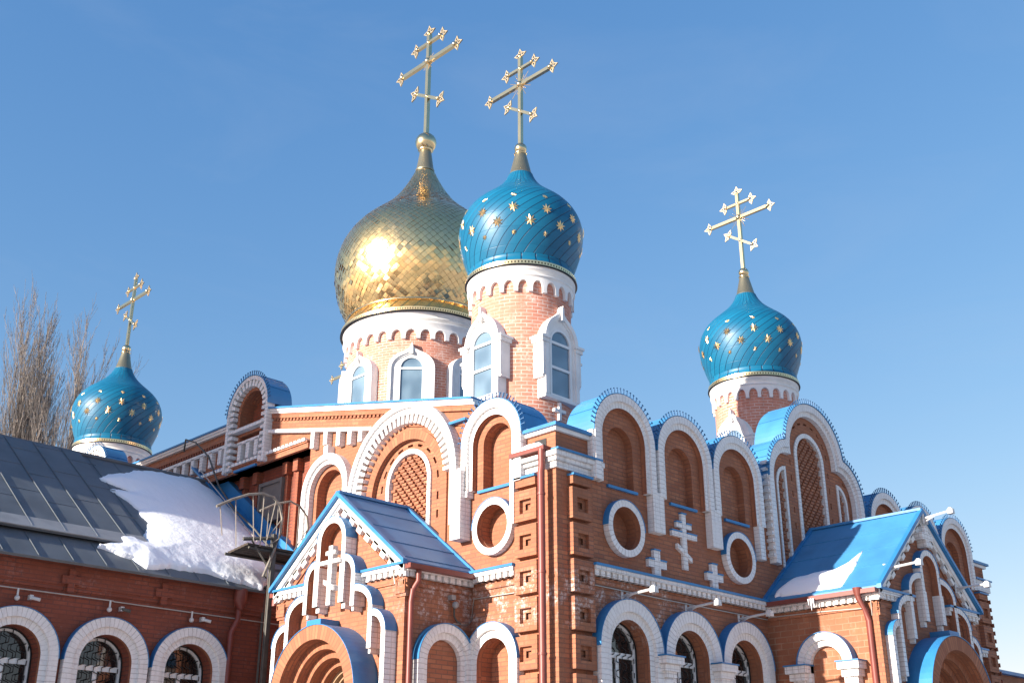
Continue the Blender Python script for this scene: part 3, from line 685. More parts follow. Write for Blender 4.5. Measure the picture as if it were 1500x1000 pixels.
# ---- windows of the shaded facade
def squig(mb, u, z0, z1, n, mp, amp=.05, per=.24, r=.009, clip=None):
    z = z0; pts = []; s = 1
    while z < z1-.02:
        for q in ((u-amp*s, z), (u-amp*s, z+per*.35), (u+amp*s, z+per*.5)):
            pts.append(q)
        z += per*.5; s = -s
    run = []
    for q in pts+[None]:
        if q is not None and q[1] < z1 and (clip is None or clip(q[0], q[1])): run.append(mp(q[0], q[1], n))
        else:
            if len(run) > 1: mb.tube(run, r, 'black', 4, caps=False)
            run = []
def window(mp, c, zs, r_hole, r_out, n_out, parent, zb=1.9, depth=.36, hood=True, ring=True, lw=None, legs=True, glass='glass_dark'):
    wn_ = MB(); zl = zb if legs else zs
    wn_.ribbon(archpath(c, r_out, zs, zl), archpath(c, r_hole+.13, zs, zl), 0, n_out, mp, 'white_arch')
    wn_.ribbon(archpath(c, r_hole+.15, zs, zl), archpath(c, r_hole, zs, zl), 0, n_out-.06, mp, 'white_arch', iside='brick')
    w_ = wn_.build('arched_window', parent)
    if hood:
        mb = MB(); mb.ribbon(arc(c, zs, r_out+.012, 180, 0, 26), arc(c, zs, r_out+.002, 180, 0, 26), 0, n_out+.012, mp, 'blue'); mb.build('arch_hood', w_)
    if glass:
        mb = MB(); mb.prism(archo(c, r_hole-.05, zs, zb), -depth+.02, -depth+.03, mp, glass); mb.build('pane', w_)
        mb = MB(); mb.ribbon(archpath(c, r_hole, zs, zb), archpath(c, r_hole-.07, zs, zb), -depth, -depth+.07, mp, 'plastic')
        mb.box(c-r_hole+.05, c+r_hole-.05, zs-.10, zs-.01, -depth, -depth+.066, mp, 'plastic'); mb.box(c-.04, c+.04, zb, zs-.095, -depth, -depth+.062, mp, 'plastic')
        mb.build('frame', w_)
        mb = MB(); ia = in_arch(c, r_hole-.02, zs)
        k = -3
        while k <= 3: squig(mb, c+k*(r_hole*.31), zb, zs+r_hole, -depth+.09, mp, clip=ia); k += 1
        mb.ribbon(archpath(c, r_hole-.01, zs, zb), archpath(c, r_hole-.03, zs, zb), -depth+.08, -depth+.10, mp, 'black')
        mb.build('grille', w_)
    return w_
for c in WB: window(B0, c, 4.22, .50, .83, .19, church, depth=.24)
for c in (WB[1],):      # capitals carrying the middle window's arch
    for sg in (-1, 1):
        mb = MB(); m = c+sg*.80
        mb.box(m-.25, m+.25, 4.06, 4.18, 0, .36, B0, 'white_brick'); mb.box(m-.20, m+.20, 3.94, 4.058, 0, .30, B0, 'white_brick'); mb.box(m-.15, m+.15, 3.84, 3.938, 0, .26, B0, 'white_brick')
        mb.tube([(m, -.13, 1.9), (m, -.13, 3.84)], .13, 'white_brick', 14); mb.build('capital', church)
        mb = MB(); mb.box(m-.27, m+.27, 4.182, 4.205, 0, .38, B0, 'blue'); mb.build('blue_coping', church)
wa = window(A0, 1.40, 4.02, .38, .63, .17, church, glass=None)

# ---------------------------------------------------------------- porches
def quarter(uc, sg, x0, x1, zs, rise, d, zb, seg=10):
    return [(uc+sg*(x0+(x1-x0-d)*math.sin(math.radians(90*i/seg))), zs+(rise-d)*math.cos(math.radians(90*i/seg))) for i in range(seg+1)]+[(uc+sg*(x1-d), zb)]
def porch(mp, uc, hw, nf, zr, ze, t1, tiers, portal, roofmat, label):
    brick = 'brick'
    # front wall with portal opening and side walls
    ro, ri, zs = portal
    mb = MB()
    plate(mb, [(uc-hw, 0), (uc+hw, 0), (uc+hw, ze-.12), (uc, zr-.12), (uc-hw, ze-.12)], [O(archo(uc, ri, zs, .02, 24), .75, mat='brick_dark')], nf, mp, brick)
    for sg in (-1, 1):
        pts = [(uc+sg*hw, 0, 0), (uc+sg*hw, 0, nf), (uc+sg*hw, ze-.1, nf), (uc+sg*hw, ze-.1, 0)]
        mb.face(pts if sg > 0 else pts[::-1], mp, 'brick_big' if nf > 2 else brick)
    for sg in (-1, 1):       # stepped brick shoulder under the cornice
        a, b = sorted((uc+sg*(hw-.20), uc+sg*(hw+.05))); mb.box(a, b, 5.05, 5.28, nf-.25, nf+.05, mp, brick); mb.box(a, b, 5.0, 5.05, nf-.25, nf+.025, mp, brick)
    p = mb.build('porch', church, label=label)
    # roof slabs with seams
    mb = MB(); he = hw+.13; sl = (zr-ze)/he
    mb.ribbon([(uc-he, ze+.0), (uc, zr), (uc+he, ze+.0)], [(uc-he, ze-.05), (uc, zr-.05), (uc+he, ze-.05)], -.02, nf+.16, mp, roofmat, back=True)
    k = .18
    for k in (.24, .48, .72, .94):
        for sg in (-1, 1):
            u = uc+sg*he*k; z = zr-sl*he*k
            mb.prism(rot_rect(u, z+.004, .025, .018, -sg*math.atan(sl)), 0, nf+.15, mp, roofmat, front=True)
    mb.prism(rot_rect(uc, zr+.01, .12, .05, 0), 0, nf+.17, mp, 'blue')
    mb.build('roof', p)
    mb = MB()                                                        # blue verge
    mb.ribbon([(uc-he-.02, ze+.02), (uc, zr+.03), (uc+he+.02, ze+.02)], [(uc-he-.02, ze-.06), (uc, zr-.06), (uc+he+.02, ze-.06)], nf+.10, nf+.19, mp, 'blue', back=True)
    mb.build('verge', p)
    mb = MB(); mb.ribbon([(uc-he, ze+.05), (uc, zr+.06), (uc+he, ze+.05)], [(uc-he, ze), (uc, zr+.01), (uc+he, ze)], -.02, .07, mp, 'blue'); mb.build('flashing', p)
    mb = MB()                                                        # white raked bands with blocks
    def off(d): return [(uc-he+.04, ze-d), (uc, zr-d), (uc+he-.04, ze-d)]
    mb.ribbon(off(.06), off(.17), nf, nf+.12, mp, 'white'); mb.ribbon(off(.17), off(.25), nf, nf+.08, mp, 'white')
    n = 8
    for sg in (-1, 1):
        for i in range(n):
            t = (i+.55)/n*.95; u = uc+sg*he*t; z = zr-sl*he*t-.30
            mb.prism(rot_rect(u, z, .15, .13, -sg*math.atan(sl)), 0+nf, nf+.08, mp, 'white')
    mb.build('verge_trim', p)
    mb = MB(); mb.ribbon(off(.40), off(.425), nf, nf+.03, mp, 'brick'); mb.build('brick_band', p)
    # short front cornices
    xo = tiers[1][1] if len(tiers) > 1 else 1.2
    for sg in (-1, 1):
        a, b = sorted((uc+sg*(hw+.08), uc+sg*.74))
        sub = Map(lambda u, z, n_, f=mp: f(u, z, n_+nf), mp.hand)
        cornice(sub, a, b, 5.53, .12, parent=p)
    for sg in (-1, 1):      # cornice, gutter along the two eaves
        sidemap = Map(lambda u, z, n_, f=mp, s=sg: f(uc+s*(hw+n_), z, u), -mp.hand*sg)
        cornice(sidemap, .02, nf+.05, 5.50, .12, parent=p)
        gm = MB(); gm.box(.05, nf+.10, ze-.13, ze-.05, .10, .24, sidemap, 'red_metal'); gm.build('gutter', p)
    # nested arches on the front
    n0, n1 = nf, nf+(.24 if nf < 2 else .15)
    mb = MB(); r, zs1, zb1 = t1
    mb.ribbon(archpath(uc, r, zs1, zb1+.1), archpath(uc, r-.11, zs1, zb1+.1), n0, n1, mp, 'white_arch', iside='brick')
    for sg in (-1, 1): a, b = sorted((uc+sg*(r-.10), uc+sg*(r-.0))); mb.box(a-.02, b+.02, zb1+.1, zs1-.45, n0, n1+.01, mp, 'white_brick'); mb.box(a-.0, b, zb1, zb1+.1, n0, n1-.06, mp, 'white_brick')
    f = mb.build('front_arch', p)
    mb = MB(); mb.ribbon(arc(uc, zs1, r+.013, 180, 0, 24), arc(uc, zs1, r+.003, 180, 0, 24), n0, n1+.012, mp, 'blue'); mb.build('arch_hood', f)
    for (x0, x1, zsq, rise, zb) in tiers:
        for sg in (-1, 1):
            mb = MB(); o = quarter(uc, sg, x0, x1, zsq, rise, 0, zb); i_ = quarter(uc, sg, x0, x1, zsq, rise, .11, zb)
            if sg < 0: o, i_ = o[::-1], i_[::-1]
            mb.ribbon(o, i_, n0, n1, mp, 'white_arch', iside='brick')
            a, b = sorted((uc+sg*(x1-.115), uc+sg*(x1-.06))); mb.box(a, b, zb-.08, zb, n0, n1-.05, mp, 'white_brick')
            f = mb.build('front_arch', p)
            mb = MB(); o = quarter(uc, sg, x0, x1+.013, zsq, rise+.013, 0, zsq-.02)[:-1]; i_ = quarter(uc, sg, x0, x1+.003, zsq, rise+.003, 0, zsq-.02)[:-1]
            if sg < 0: o, i_ = o[::-1], i_[::-1]
            mb.ribbon(o, i_, n0, n1+.012, mp, 'blue'); mb.build('arch_hood', f)
    # portal
    mb = MB(); npf = nf+.50
    mb.ribbon(archpath(uc, ro, zs, 0.02, seg=32), archpath(uc, ri, zs, 0.02, seg=32), nf, npf, mp, 'brick_arch', side='brick')
    for j, (a, b, nn) in enumerate(((ri, ri-.14, nf+.26), (ri-.14, ri-.27, nf+.08), (ri-.27, ri-.38, nf-.12))):
        mb.ribbon(archpath(uc, a, zs, 0.02, seg=32), archpath(uc, b, zs, 0.02, seg=32), nf-.5, nn, mp, 'brick_arch', side='brick')
    pt = mb.build('portal_arch', p, label="deep stepped brick doorway arch")
    mb = MB(); mb.ribbon(arc(uc, zs, ro+.015, 180, 0, 36), arc(uc, zs, ro+.003, 180, 0, 36), nf, npf+.012, mp, 'blue'); mb.box(uc-.05, uc+.36, zs+ro+.02, zs+ro+.12, nf, nf+.40, mp, 'blue'); mb.build('arch_hood', pt)
    r3 = ri-.38
    mb = MB(); mb.ribbon(archpath(uc, r3, zs, 0.02), archpath(uc, r3-.07, zs, 0.02), nf-.5, nf-.28, mp, 'tan'); mb.ribbon(archpath(uc, r3-.07, zs, 0.02), archpath(uc, r3-.12, zs, .02), nf-.5, nf-.36, mp, 'tan')
    for a in (30, 60, 90, 120, 150): mb.prism(rot_rect(uc+.25*math.cos(math.radians(a)), zs+.25*math.sin(math.radians(a)), .36, .03, math.radians(a)), nf-.46, nf-.42, mp, 'tan')
    mb.box(uc-r3, uc+r3, zs-.10, zs, nf-.48, nf-.38, mp, 'tan'); mb.box(uc-r3+.1, uc+r3-.1, .02, zs-.1, nf-.48, nf-.42, mp, 'tan')
    mb.build('door_frame', p)
    mb = MB(); mb.prism(archo(uc, r3-.10, zs, zs-.02), nf-.46, nf-.452, mp, 'glass_dark'); mb.build('fanlight', p)
    return p
UA = 3.85
pA = porch(A0, UA, 1.80, 1.5, 7.06, 5.56, (.42, 6.18, 4.95), [(.42, .74, 5.50, .36, 4.95), (.72, 1.25, 4.90, .40, 4.20), (1.24, 1.62, 4.45, .38, .1)], (1.20, .96, 3.47), 'bluegrey',
           "sunlit gabled porch with nested white arches and a blue-grey roof")
sub = mapA(1.5)
wall_cross(sub, [(3.77-.055, 3.77+.055, 5.02, 6.06), (3.63, 3.91, 5.90, 5.97), (3.50, 4.06, 5.74, 5.81)], [], n=.30, parent=pA, slant=[(3.62, 5.26), (3.92, 5.40), (3.92, 5.48), (3.62, 5.34)], label="white three-barred cross on the porch gable")
UB = 8.05
pB = porch(B0, UB, 1.98, 2.38, 7.34, 5.57, (.40, 6.12, 5.0), [(.38, .98, 5.62, .40, 4.72), (.97, 1.52, 5.12, .40, 4.0), (1.50, 1.84, 4.70, .30, .1)], (1.32, 1.06, 3.50), 'blue_roof',
           "shaded gabled porch with nested white arches and a bright blue roof")
sub = mapB(2.38)
wall_cross(sub, [(UB-.07, UB+.07, 6.58, 7.0), (UB-.22, UB+.22, 6.72, 6.85)], [], n=.20, parent=pB, label="short white cross under the porch gable")
# blind arched windows on the porch sides
sideA = Map(lambda u, z, n: (u, UA-1.80-n, z), 1)
window(sideA, -.66, 4.02, .38, .62, .15, pA, glass=None) if False else None
mb = MB(); mb.ribbon(archpath(-.68, .62, 4.0, 1.9), archpath(-.68, .48, 4.0, 1.9), 0, .15, sideA, 'white_arch'); mb.ribbon(archpath(-.68, .50, 4.0, 1.9), archpath(-.68, .37, 4.0, 1.9), 0, .09, sideA, 'white_arch')
wv = mb.build('arched_window', pA, label="shaded blind arch on the side of the porch")
mb = MB(); mb.ribbon(arc(-.68, 4.0, .633, 180, 0, 24), arc(-.68, 4.0, .623, 180, 0, 24), 0, .18, sideA, 'blue'); mb.build('arch_hood', church)
sideB = Map(lambda u, z, n: (UB-1.98-n, u, z), -1)
mb = MB(); mb.ribbon(archpath(-1.26, .58, 4.26, 4.26), archpath(-1.26, .45, 4.26, 4.26), 0, .16, sideB, 'white_arch'); mb.ribbon(archpath(-1.26, .47, 4.26, 2), archpath(-1.26, .34, 4.26, 2), 0, .10, sideB, 'white_arch')
for c in (-.70, -1.80):
    mb.box(c-.22, c+.22, 4.13, 4.26, 0, .30, sideB, 'white_brick'); mb.box(c-.17, c+.17, 4.0, 4.128, 0, .24, sideB, 'white_brick'); mb.box(c-.12, c+.12, 2, 4.0, 0, .18, sideB, 'white_brick')
mb.build('arched_window', pB, label="half-sunlit blind arch on white columns")
mb = MB(); mb.ribbon(arc(-1.26, 4.26, .593, 180, 0, 24), arc(-1.26, 4.26, .583, 180, 0, 24), 0, .19, sideB, 'blue')
for c in (-.70, -1.80): mb.box(c-.24, c+.24, 4.262, 4.285, 0, .33, sideB, 'blue')
mb.build('arch_hood', church)
# corner pilaster and pipes of the porches
mb = MB(); mb.box(-2.40, -2.16, 0, 5.2, 0, .06, sideB, 'brick'); mb.build('corner_pilaster', pB)
mb = MB(); mb.tube([(5.85, -2.12, 5.52), (5.85, -2.12, 5.36), (5.93, -2.2, 5.15), (5.96, -2.22, 4.95), (5.96, -2.22, .2)], .055, 'red_metal', 10); mb.tube([(5.85, -2.12, 5.55), (5.85, -2.12, 5.40)], [.09, .06], 'red_metal', 10); mb.build('downpipe', pB)
mb = MB(); mb.tube([(-1.34, 1.90, 5.5), (-1.34, 1.90, 5.25), (-1.40, 1.97, 5.1), (-1.42, 1.98, 4.9), (-1.42, 1.98, .2)], .048, 'red_metal', 10); mb.build('downpipe', pA)
for p_ in (pA,):
    mb = MB(); mb.tube([(-1.45, 5.92, 5.42), (-1.45, 5.92, 5.3)], .06, 'red_metal', 8); mb.build('gutter_outlet', p_)

# ---------------------------------------------------------------- domes
def scallop_ring(mb, cx, cy, R, z0, zs, z1, n, mat, t=.07, rfrac=.36):
    mp = mapCyl(cx, cy, R, 0); pitch = 2*PI*R/n; r = pitch*rfrac; h = (zs-z0)
    for k in range(n):
        u0 = k*pitch; us = [u0, u0+pitch*.5-r]+[u0+pitch*.5-r*math.cos(PI*i/8) for i in range(9)]+[u0+pitch*.5+r, u0+pitch]
        def lo(i):
            if i in (0, 1, len(us)-2+1, len(us)-1) : return z0
            return z0
        zlo = [z0, z0]+[z0+h*.35+ (h*.65)*math.sin(PI*i/8) if 0 < i < 8 else z0+h*.35 for i in range(9)]+[z0, z0]
        for i in range(len(us)-1):
            a, b, za, zb = us[i], us[i+1], zlo[i], zlo[i+1]
            if b-a < 1e-6:
                mb.face([(a, min(za, zb), 0), (a, max(za, zb), 0), (a, max(za, zb), t), (a, min(za, zb), t)], mp, mat); continue
            mb.face([(a, za, t), (b, zb, t), (b, z1, t), (a, z1, t)], mp, mat)
            mb.face([(a, za, 0), (b, zb, 0), (b, zb, t), (a, za, t)], mp, mat)
def drum_window(cx, cy, R, az, W, H, parent, big=True):
    """H: dict of heights; W: half widths"""
    mp = mapTan(cx, cy, R, az); g_, s_, zs, zb = W[0], W[1], H['zs'], H['zb']
    mb = MB(); dn = -(R-math.sqrt(max(0, R*R-s_*s_)))-.05; ry = H['ry']
    def ogee(d):
        r_, y_ = s_-d, ry-d; pts = arc(0, zs, r_, 180, 118, 8, y_)
        x1, z1 = pts[-1]; pk = zs+ry+.16-d*.9
        pts += [(x1*.62, zs+y_*.99), (x1*.30, zs+y_*1.08+.01), (0, pk)]
        return [(-r_, zb)]+pts+[(-x, z) for x, z in pts[-2::-1]]+[(r_, zb)]
    mb.ribbon(ogee(0), ogee(.10), dn, .10, mp, 'white'); mb.ribbon(ogee(.09), ogee(.15), dn, .065, mp, 'white')
    q = ogee(.14); inn = [(-g_, zb)]+arc(0, zs, g_, 180, 0, len(q)-3)+[(g_, zb)]
    mb.ribbon(q, inn, dn, .04, mp, 'white')
    top = zs+ry
    mb.prism([(-.045, top-.12), (.045, top-.12), (.03, top+.16), (0, top+.24), (-.03, top+.16)], dn, .15, mp, 'white', back=True)
    if big:
        for sg in (-1, 1):
            a, b = sorted((sg*(s_-.07), sg*(s_+.07))); mb.box(a, b, zs-.85, zs-.02, dn-.1, .09, mp, 'white'); mb.box(a-.04, b+.04, zs-.09, zs-.0, dn-.1, .12, mp, 'white'); mb.box(a-.07, b+.07, zs+.0, zs+.06, dn-.1, .15, mp, 'white')
            mb.box(a-.0, b, zs-.90, zs-.852, dn-.1, .07, mp, 'white')
        mb.box(-s_, s_, zb-.07, zb, dn, .09, mp, 'white')
    ws = mb.build('window_surround', parent)
    mb = MB(); mb.prism(archo(0, g_, zs, zb), .0, .012, mp, 'glass'); mb.build('pane', parent)
    mb = MB(); mb.ribbon(archpath(0, g_, zs, zb), archpath(0, g_-.05, zs, zb), 0, .05, mp, 'plastic'); mb.box(-g_, g_, zb, zb+.06, 0, .048, mp, 'plastic')
    for z in H['bars']: mb.box(-g_+.03, g_-.03, z-.03, z+.03, 0, .047, mp, 'plastic')
    mb.build('window_frame', parent)
def ornament(mb, c, d, s, mp3):
    """pierced trefoil ornament of three leaf rings round the end of an arm"""
    for a in (-82, 0, 82):
        ca, sa = math.cos(math.radians(a)), math.sin(math.radians(a)); dx, dz = d[0]*ca-d[1]*sa, d[0]*sa+d[1]*ca
        o = []; i_ = []
        for k in range(9):
            t = 2*PI*k/8; rr = 1.0+.35*math.cos(3*t)
            lx, lz = .075+.060*math.cos(t)*rr, .045*math.sin(t)*rr
            o.append((c[0]+s*(lx*dx-lz*dz), c[1]+s*(lx*dz+lz*dx)))
            lx, lz = .075+.030*math.cos(t)*rr, .022*math.sin(t)*rr
            i_.append((c[0]+s*(lx*dx-lz*dz), c[1]+s*(lx*dz+lz*dx)))
        mb.ribbon(o[::-1], i_[::-1], -.012*s, .012*s, mp3, 'filigree', back=True, ends=False)
def cross(cx, cy, zball, s, rb, zt, zu, zm, zl, hm, hu, hl, dl, parent, mp_n, label, burst=1.0, th=.047):
    mp3 = Map(lambda u, z, n: (cx-n, cy+u, z), -1)
    mb = MB(); t = th*s
    mb.box(-t, t, zball, zt, -t, t, mp3, 'gold'); mb.box(-hm, hm, zm-t, zm+t, -t*.95, t*.95, mp3, 'gold'); mb.box(-hu, hu, zu-t*.75, zu+t*.75, -t*.8, t*.8, mp3, 'gold')
    a = math.atan2(dl, hl); mb.prism(rot_rect(0, zl, 2*math.hypot(hl, dl), 1.5*t, a), -t*.8, t*.8, mp3, 'gold', back=True)
    cr = mb.build('cross', parent, label=label)
    for p, q in (((-hm, zm), 1), ((hm, zm), 1), ((-hu, zu), .8), ((hu, zu), .8), ((0, zt), .8), ((0, zu), .8), ((-hl, zl-dl), .8), ((hl, zl+dl), .8), ((0, zl), .8), ((0, zm), 1.4)):
        mb = MB(); mb.sphere(mp3(p[0], p[1], t*.5), t*1.35*q, 'gold', 12); mb.build('boss', cr)
    for p, d in (((-hm, zm), (-1, 0)), ((hm, zm), (1, 0)), ((-hu, zu), (-1, 0)), ((hu, zu), (1, 0)), ((0, zt), (0, 1)), ((-hl, zl-dl), (-math.cos(a), -math.sin(a))), ((hl, zl+dl), (math.cos(a), math.sin(a)))):
        mb = MB(); ornament(mb, (p[0]+d[0]*t, p[1]+d[1]*t), d, s*1.35, mp3); mb.build('end_ornament', cr)
    if burst > 0:
        mb = MB()
        for k in range(20):
            an = 2*PI*(k+.5)/20; L = burst*(.40 if k % 2 else .27)*s
            mb.bar(mp3(t*1.5*math.cos(an), zm+t*1.5*math.sin(an), 0), mp3(L*math.cos(an), zm+L*math.sin(an), 0), .008*s, 'filigree')
        mb.build('sunburst', cr)
    return cr
PROF = [(1.12, 13.16), (1.20, 13.30), (1.32, 13.60), (1.41, 13.9), (1.465, 14.2), (1.475, 14.4), (1.43, 14.66), (1.31, 14.92), (1.13, 15.14), (.92, 15.32), (.73, 15.48), (.56, 15.64), (.43, 15.80), (.345, 15.95), (.30, 16.06)]
def smooth_prof(P, n=4):
    out = []
    for i in range(len(P)-1):
        p0, p1, p2, p3 = P[max(i-1, 0)], P[i], P[i+1], P[min(i+2, len(P)-1)]
        for k in range(n):
            t = k/n
            out.append(tuple(.5*((2*p1[j])+(-p0[j]+p2[j])*t+(2*p0[j]-5*p1[j]+4*p2[j]-p3[j])*t*t+(-p0[j]+3*p1[j]-3*p2[j]+p3[j])*t**3) for j in (0, 1)))
    out.append(P[-1]); return out
def prof_at(P, z):
    for i in range(len(P)-1):
        if P[i][1] <= z <= P[i+1][1]:
            t = (z-P[i][1])/(P[i+1][1]-P[i][1]); return P[i][0]+(P[i+1][0]-P[i][0])*t, (P[i+1][0]-P[i][0])/(P[i+1][1]-P[i][1])
    return P[-1][0], 0
def blue_tower(cx, cy, where, win_az, zbase, burst, stars_az, full=True):
    mb = MB(); mb.lathe(cx, cy, [(1.15, zbase), (1.15, 12.82)], 'brick_drum', 64)
    drum = mb.build('drum', church, label="pink brick drum of the %s blue dome" % where)
    mb = MB()
    scallop_ring(mb, cx, cy, 1.15, 12.42, 12.70, 12.80, 23, 'white', .075)
    mb.lathe(cx, cy, [(1.225, 12.745), (1.225, 12.79), (1.255, 12.80), (1.26, 12.835), (1.185, 12.85), (1.185, 12.885), (1.235, 12.95), (1.265, 12.97), (1.27, 13.06), (1.12, 13.07)], 'white', 72)
    cn = mb.build('drum_cornice', drum)
    for az in win_az: drum_window(cx, cy, 1.17, math.radians(az), (.34, .54), dict(zs=11.27, zb=10.0, ry=.66, bars=(11.26, 10.68)), drum)
    mb = MB(); sp = smooth_prof(PROF, 3); ln = [0]
    for i in range(1, len(sp)): ln.append(ln[-1]+math.hypot(sp[i][0]-sp[i-1][0], sp[i][1]-sp[i-1][1]))
    N_ = 34; seg = 96; ph = []; acc = 0
    for i in range(len(sp)):
        if i: acc += (ln[i]-ln[i-1])/(2*PI*max(.75, (sp[i][0]+sp[i-1][0])/2))*N_*min(1.25, .35+1.1*(ln[i]/ln[-1]*2)) if sp[i][1] < 15.5 else 0
        ph.append(acc)
    mb.lathe(cx, cy, sp, 'dome_blue', seg, uvf=lambda i, j: (N_*j/seg-ph[i], ln[i]/.42+0.0))
    dome = mb.build('onion_dome', church, label="blue onion dome with gold stars, %s" % where)
    mb = MB(); mb.lathe(cx, cy, [(1.29, 13.14), (1.27, 13.22), (1.235, 13.30), (1.25, 13.32), (1.235, 13.36), (1.215, 13.34)], 'dome_blue', 72, uvf=lambda i, j: (j/3.0, .3)); mb.build('dome_skirt', dome)
    mb = MB(); mb.lathe(cx, cy, [(1.295, 13.05), (1.30, 13.15)], 'trim', 96, uvf=lambda i, j: (2*PI*1.3*j/96, i*.125)); mb.lathe(cx, cy, [(1.30, 13.15), (1.28, 13.165), (1.2, 13.17)], 'gold', 72); mb.lathe(cx, cy, [(1.24, 13.03), (1.315, 13.03), (1.315, 13.05), (1.295, 13.05)], 'black', 72)
    mb.build('gold_trim', dome)
    mb = MB(); mb.lathe(cx, cy, [(.30, 16.02), (.305, 16.06), (.27, 16.10), (.15, 16.62), (.125, 16.70)], 'gold_dull', 28); mb.build('cone', dome)
    mb = MB(); mb.sphere((cx, cy, 16.83), .155, 'gold', 24); mb.lathe(cx, cy, [(.13, 16.66), (.165, 16.68), (.13, 16.71)], 'gold', 24); mb.build('orb', dome)
    # stars
    st = None
    for z, sz, off, in ((14.76, .075, 0), (14.40, .130, 0), (14.08, .138, 15), (13.80, .070, 0)):
        for k in range(12):
            az = 30*k+off+8
            d = (az-stars_az+180) % 360-180
            if abs(d) > 100: continue
            a = math.radians(az); r, slp = prof_at(PROF, z); nv = Vector((math.cos(a), math.sin(a), -slp)).normalized()
            tu = Vector((-math.sin(a), math.cos(a), 0)); tv = nv.cross(tu).normalized(); P = Vector((cx+r*math.cos(a), cy+r*math.sin(a), z))+nv*.012
            mb = MB(); c = P+nv*(.022*sz/.15)
            ring = []
            for q in range(16):
                t = 2*PI*q/16+.2; rr = sz if q % 2 == 0 else sz*.48
                ring.append(P+tu*(rr*math.cos(t))+tv*(rr*math.sin(t))+nv*(-.004 if q % 2 else 0.0))
            for q in range(16):
                mb.face([tuple(c), tuple(ring[q]), tuple(ring[(q+1) % 16])], IDM, 'star')
            mb.build('star', dome)
    cross(cx, cy, 16.83, 1.0, .155, 19.56, 19.20, 18.72, 17.93, 1.04, .42, .38, .27, church, None, "gilded three-barred cross above the %s blue dome" % where, burst)
    return drum
dF = blue_tower(3.57, 4.32, "front corner", (180, 270, 0, 90), 7.5, 1.0, 225)
dR = blue_tower(13.27, 4.42, "right-hand", (180, 270), 7.5, 1.0, 212)
dL = blue_tower(3.05, 23.25, "left-hand", (180, 270), 7.0, 0.0, 245)
dK = blue_tower(12.95, 23.65, "hidden rear", (180, 270), 7.5, 0.0, 225)
mb = MB(); mb.box(2.25, 4.95, 7.6, 9.16, -5.75, -2.95, B0, 'blue_roof'); mb.box(2.2, 5.0, 9.16, 9.22, -5.8, -2.9, B0, 'blue'); mb.build('drum_plinth', church)
mb = MB(); mb.box(11.9, 14.6, 7.6, 9.38, -5.85, -3.05, B0, 'blue_roof'); mb.build('drum_plinth', church)
fx = mapTan(3.57, 4.32, 1.15, math.radians(268)); wall_cross(fx, [(-.035, .035, 9.50, 9.90), (-.17, .17, 9.68, 9.745)], [], n=.07, parent=dF, mat='white')
for cx in (3.05,):                                                    # little round-headed reliefs on the far-left drum
    m2 = mapTan(cx, 23.25, 1.15, math.radians(255)); mb = MB()
    for u in (-.25, .05, .35): mb.ribbon(archpath(u, .13, 12.0, 11.6), archpath(u, .07, 12.0, 11.6), -.1, .06, m2, 'brick_dark')
    mb.build('relief', dL)
# ---- golden central dome
GX, GY = 8.4, 13.7
mb = MB(); mb.lathe(GX, GY, [(2.28, 9.0), (2.28, 15.45)], 'brick_drum', 96); gd = mb.build('drum', church, label="wide pink brick drum under the gold dome")
mb = MB(); scallop_ring(mb, GX, GY, 2.28, 15.02, 15.32, 15.48, 33, 'white', .10)
mb.lathe(GX, GY, [(2.38, 15.36), (2.40, 15.48), (2.44, 15.53), (2.44, 15.55), (2.31, 15.57), (2.32, 15.66), (2.40, 15.68), (2.40, 15.72), (2.36, 15.73), (2.42, 15.78), (2.46, 15.84), (2.46, 15.90), (2.2, 15.92)], 'white', 96); mb.build('drum_cornice', gd)
for k in range(8): drum_window(GX, GY, 2.31, math.radians(45*k), (.375, .70), dict(zs=14.05, zb=12.85, ry=.56, bars=(14.04,)), gd, big=False)
PG = [(2.10, 16.0), (2.28, 16.32), (2.52, 16.75), (2.70, 17.2), (2.80, 17.7), (2.835, 18.1), (2.80, 18.55), (2.66, 19.05), (2.42, 19.5), (2.10, 19.9), (1.72, 20.25), (1.36, 20.58), (1.05, 20.92), (.78, 21.3), (.55, 21.7), (.38, 22.05), (.31, 22.25)]
sp = smooth_prof(PG, 4)
mb = MB(); mb.lathe(GX, GY, [(r-.03, z) for r, z in sp], 'gold_seam', 96)
gdome = mb.build('onion_dome', church, label="large gold-tiled central onion dome")
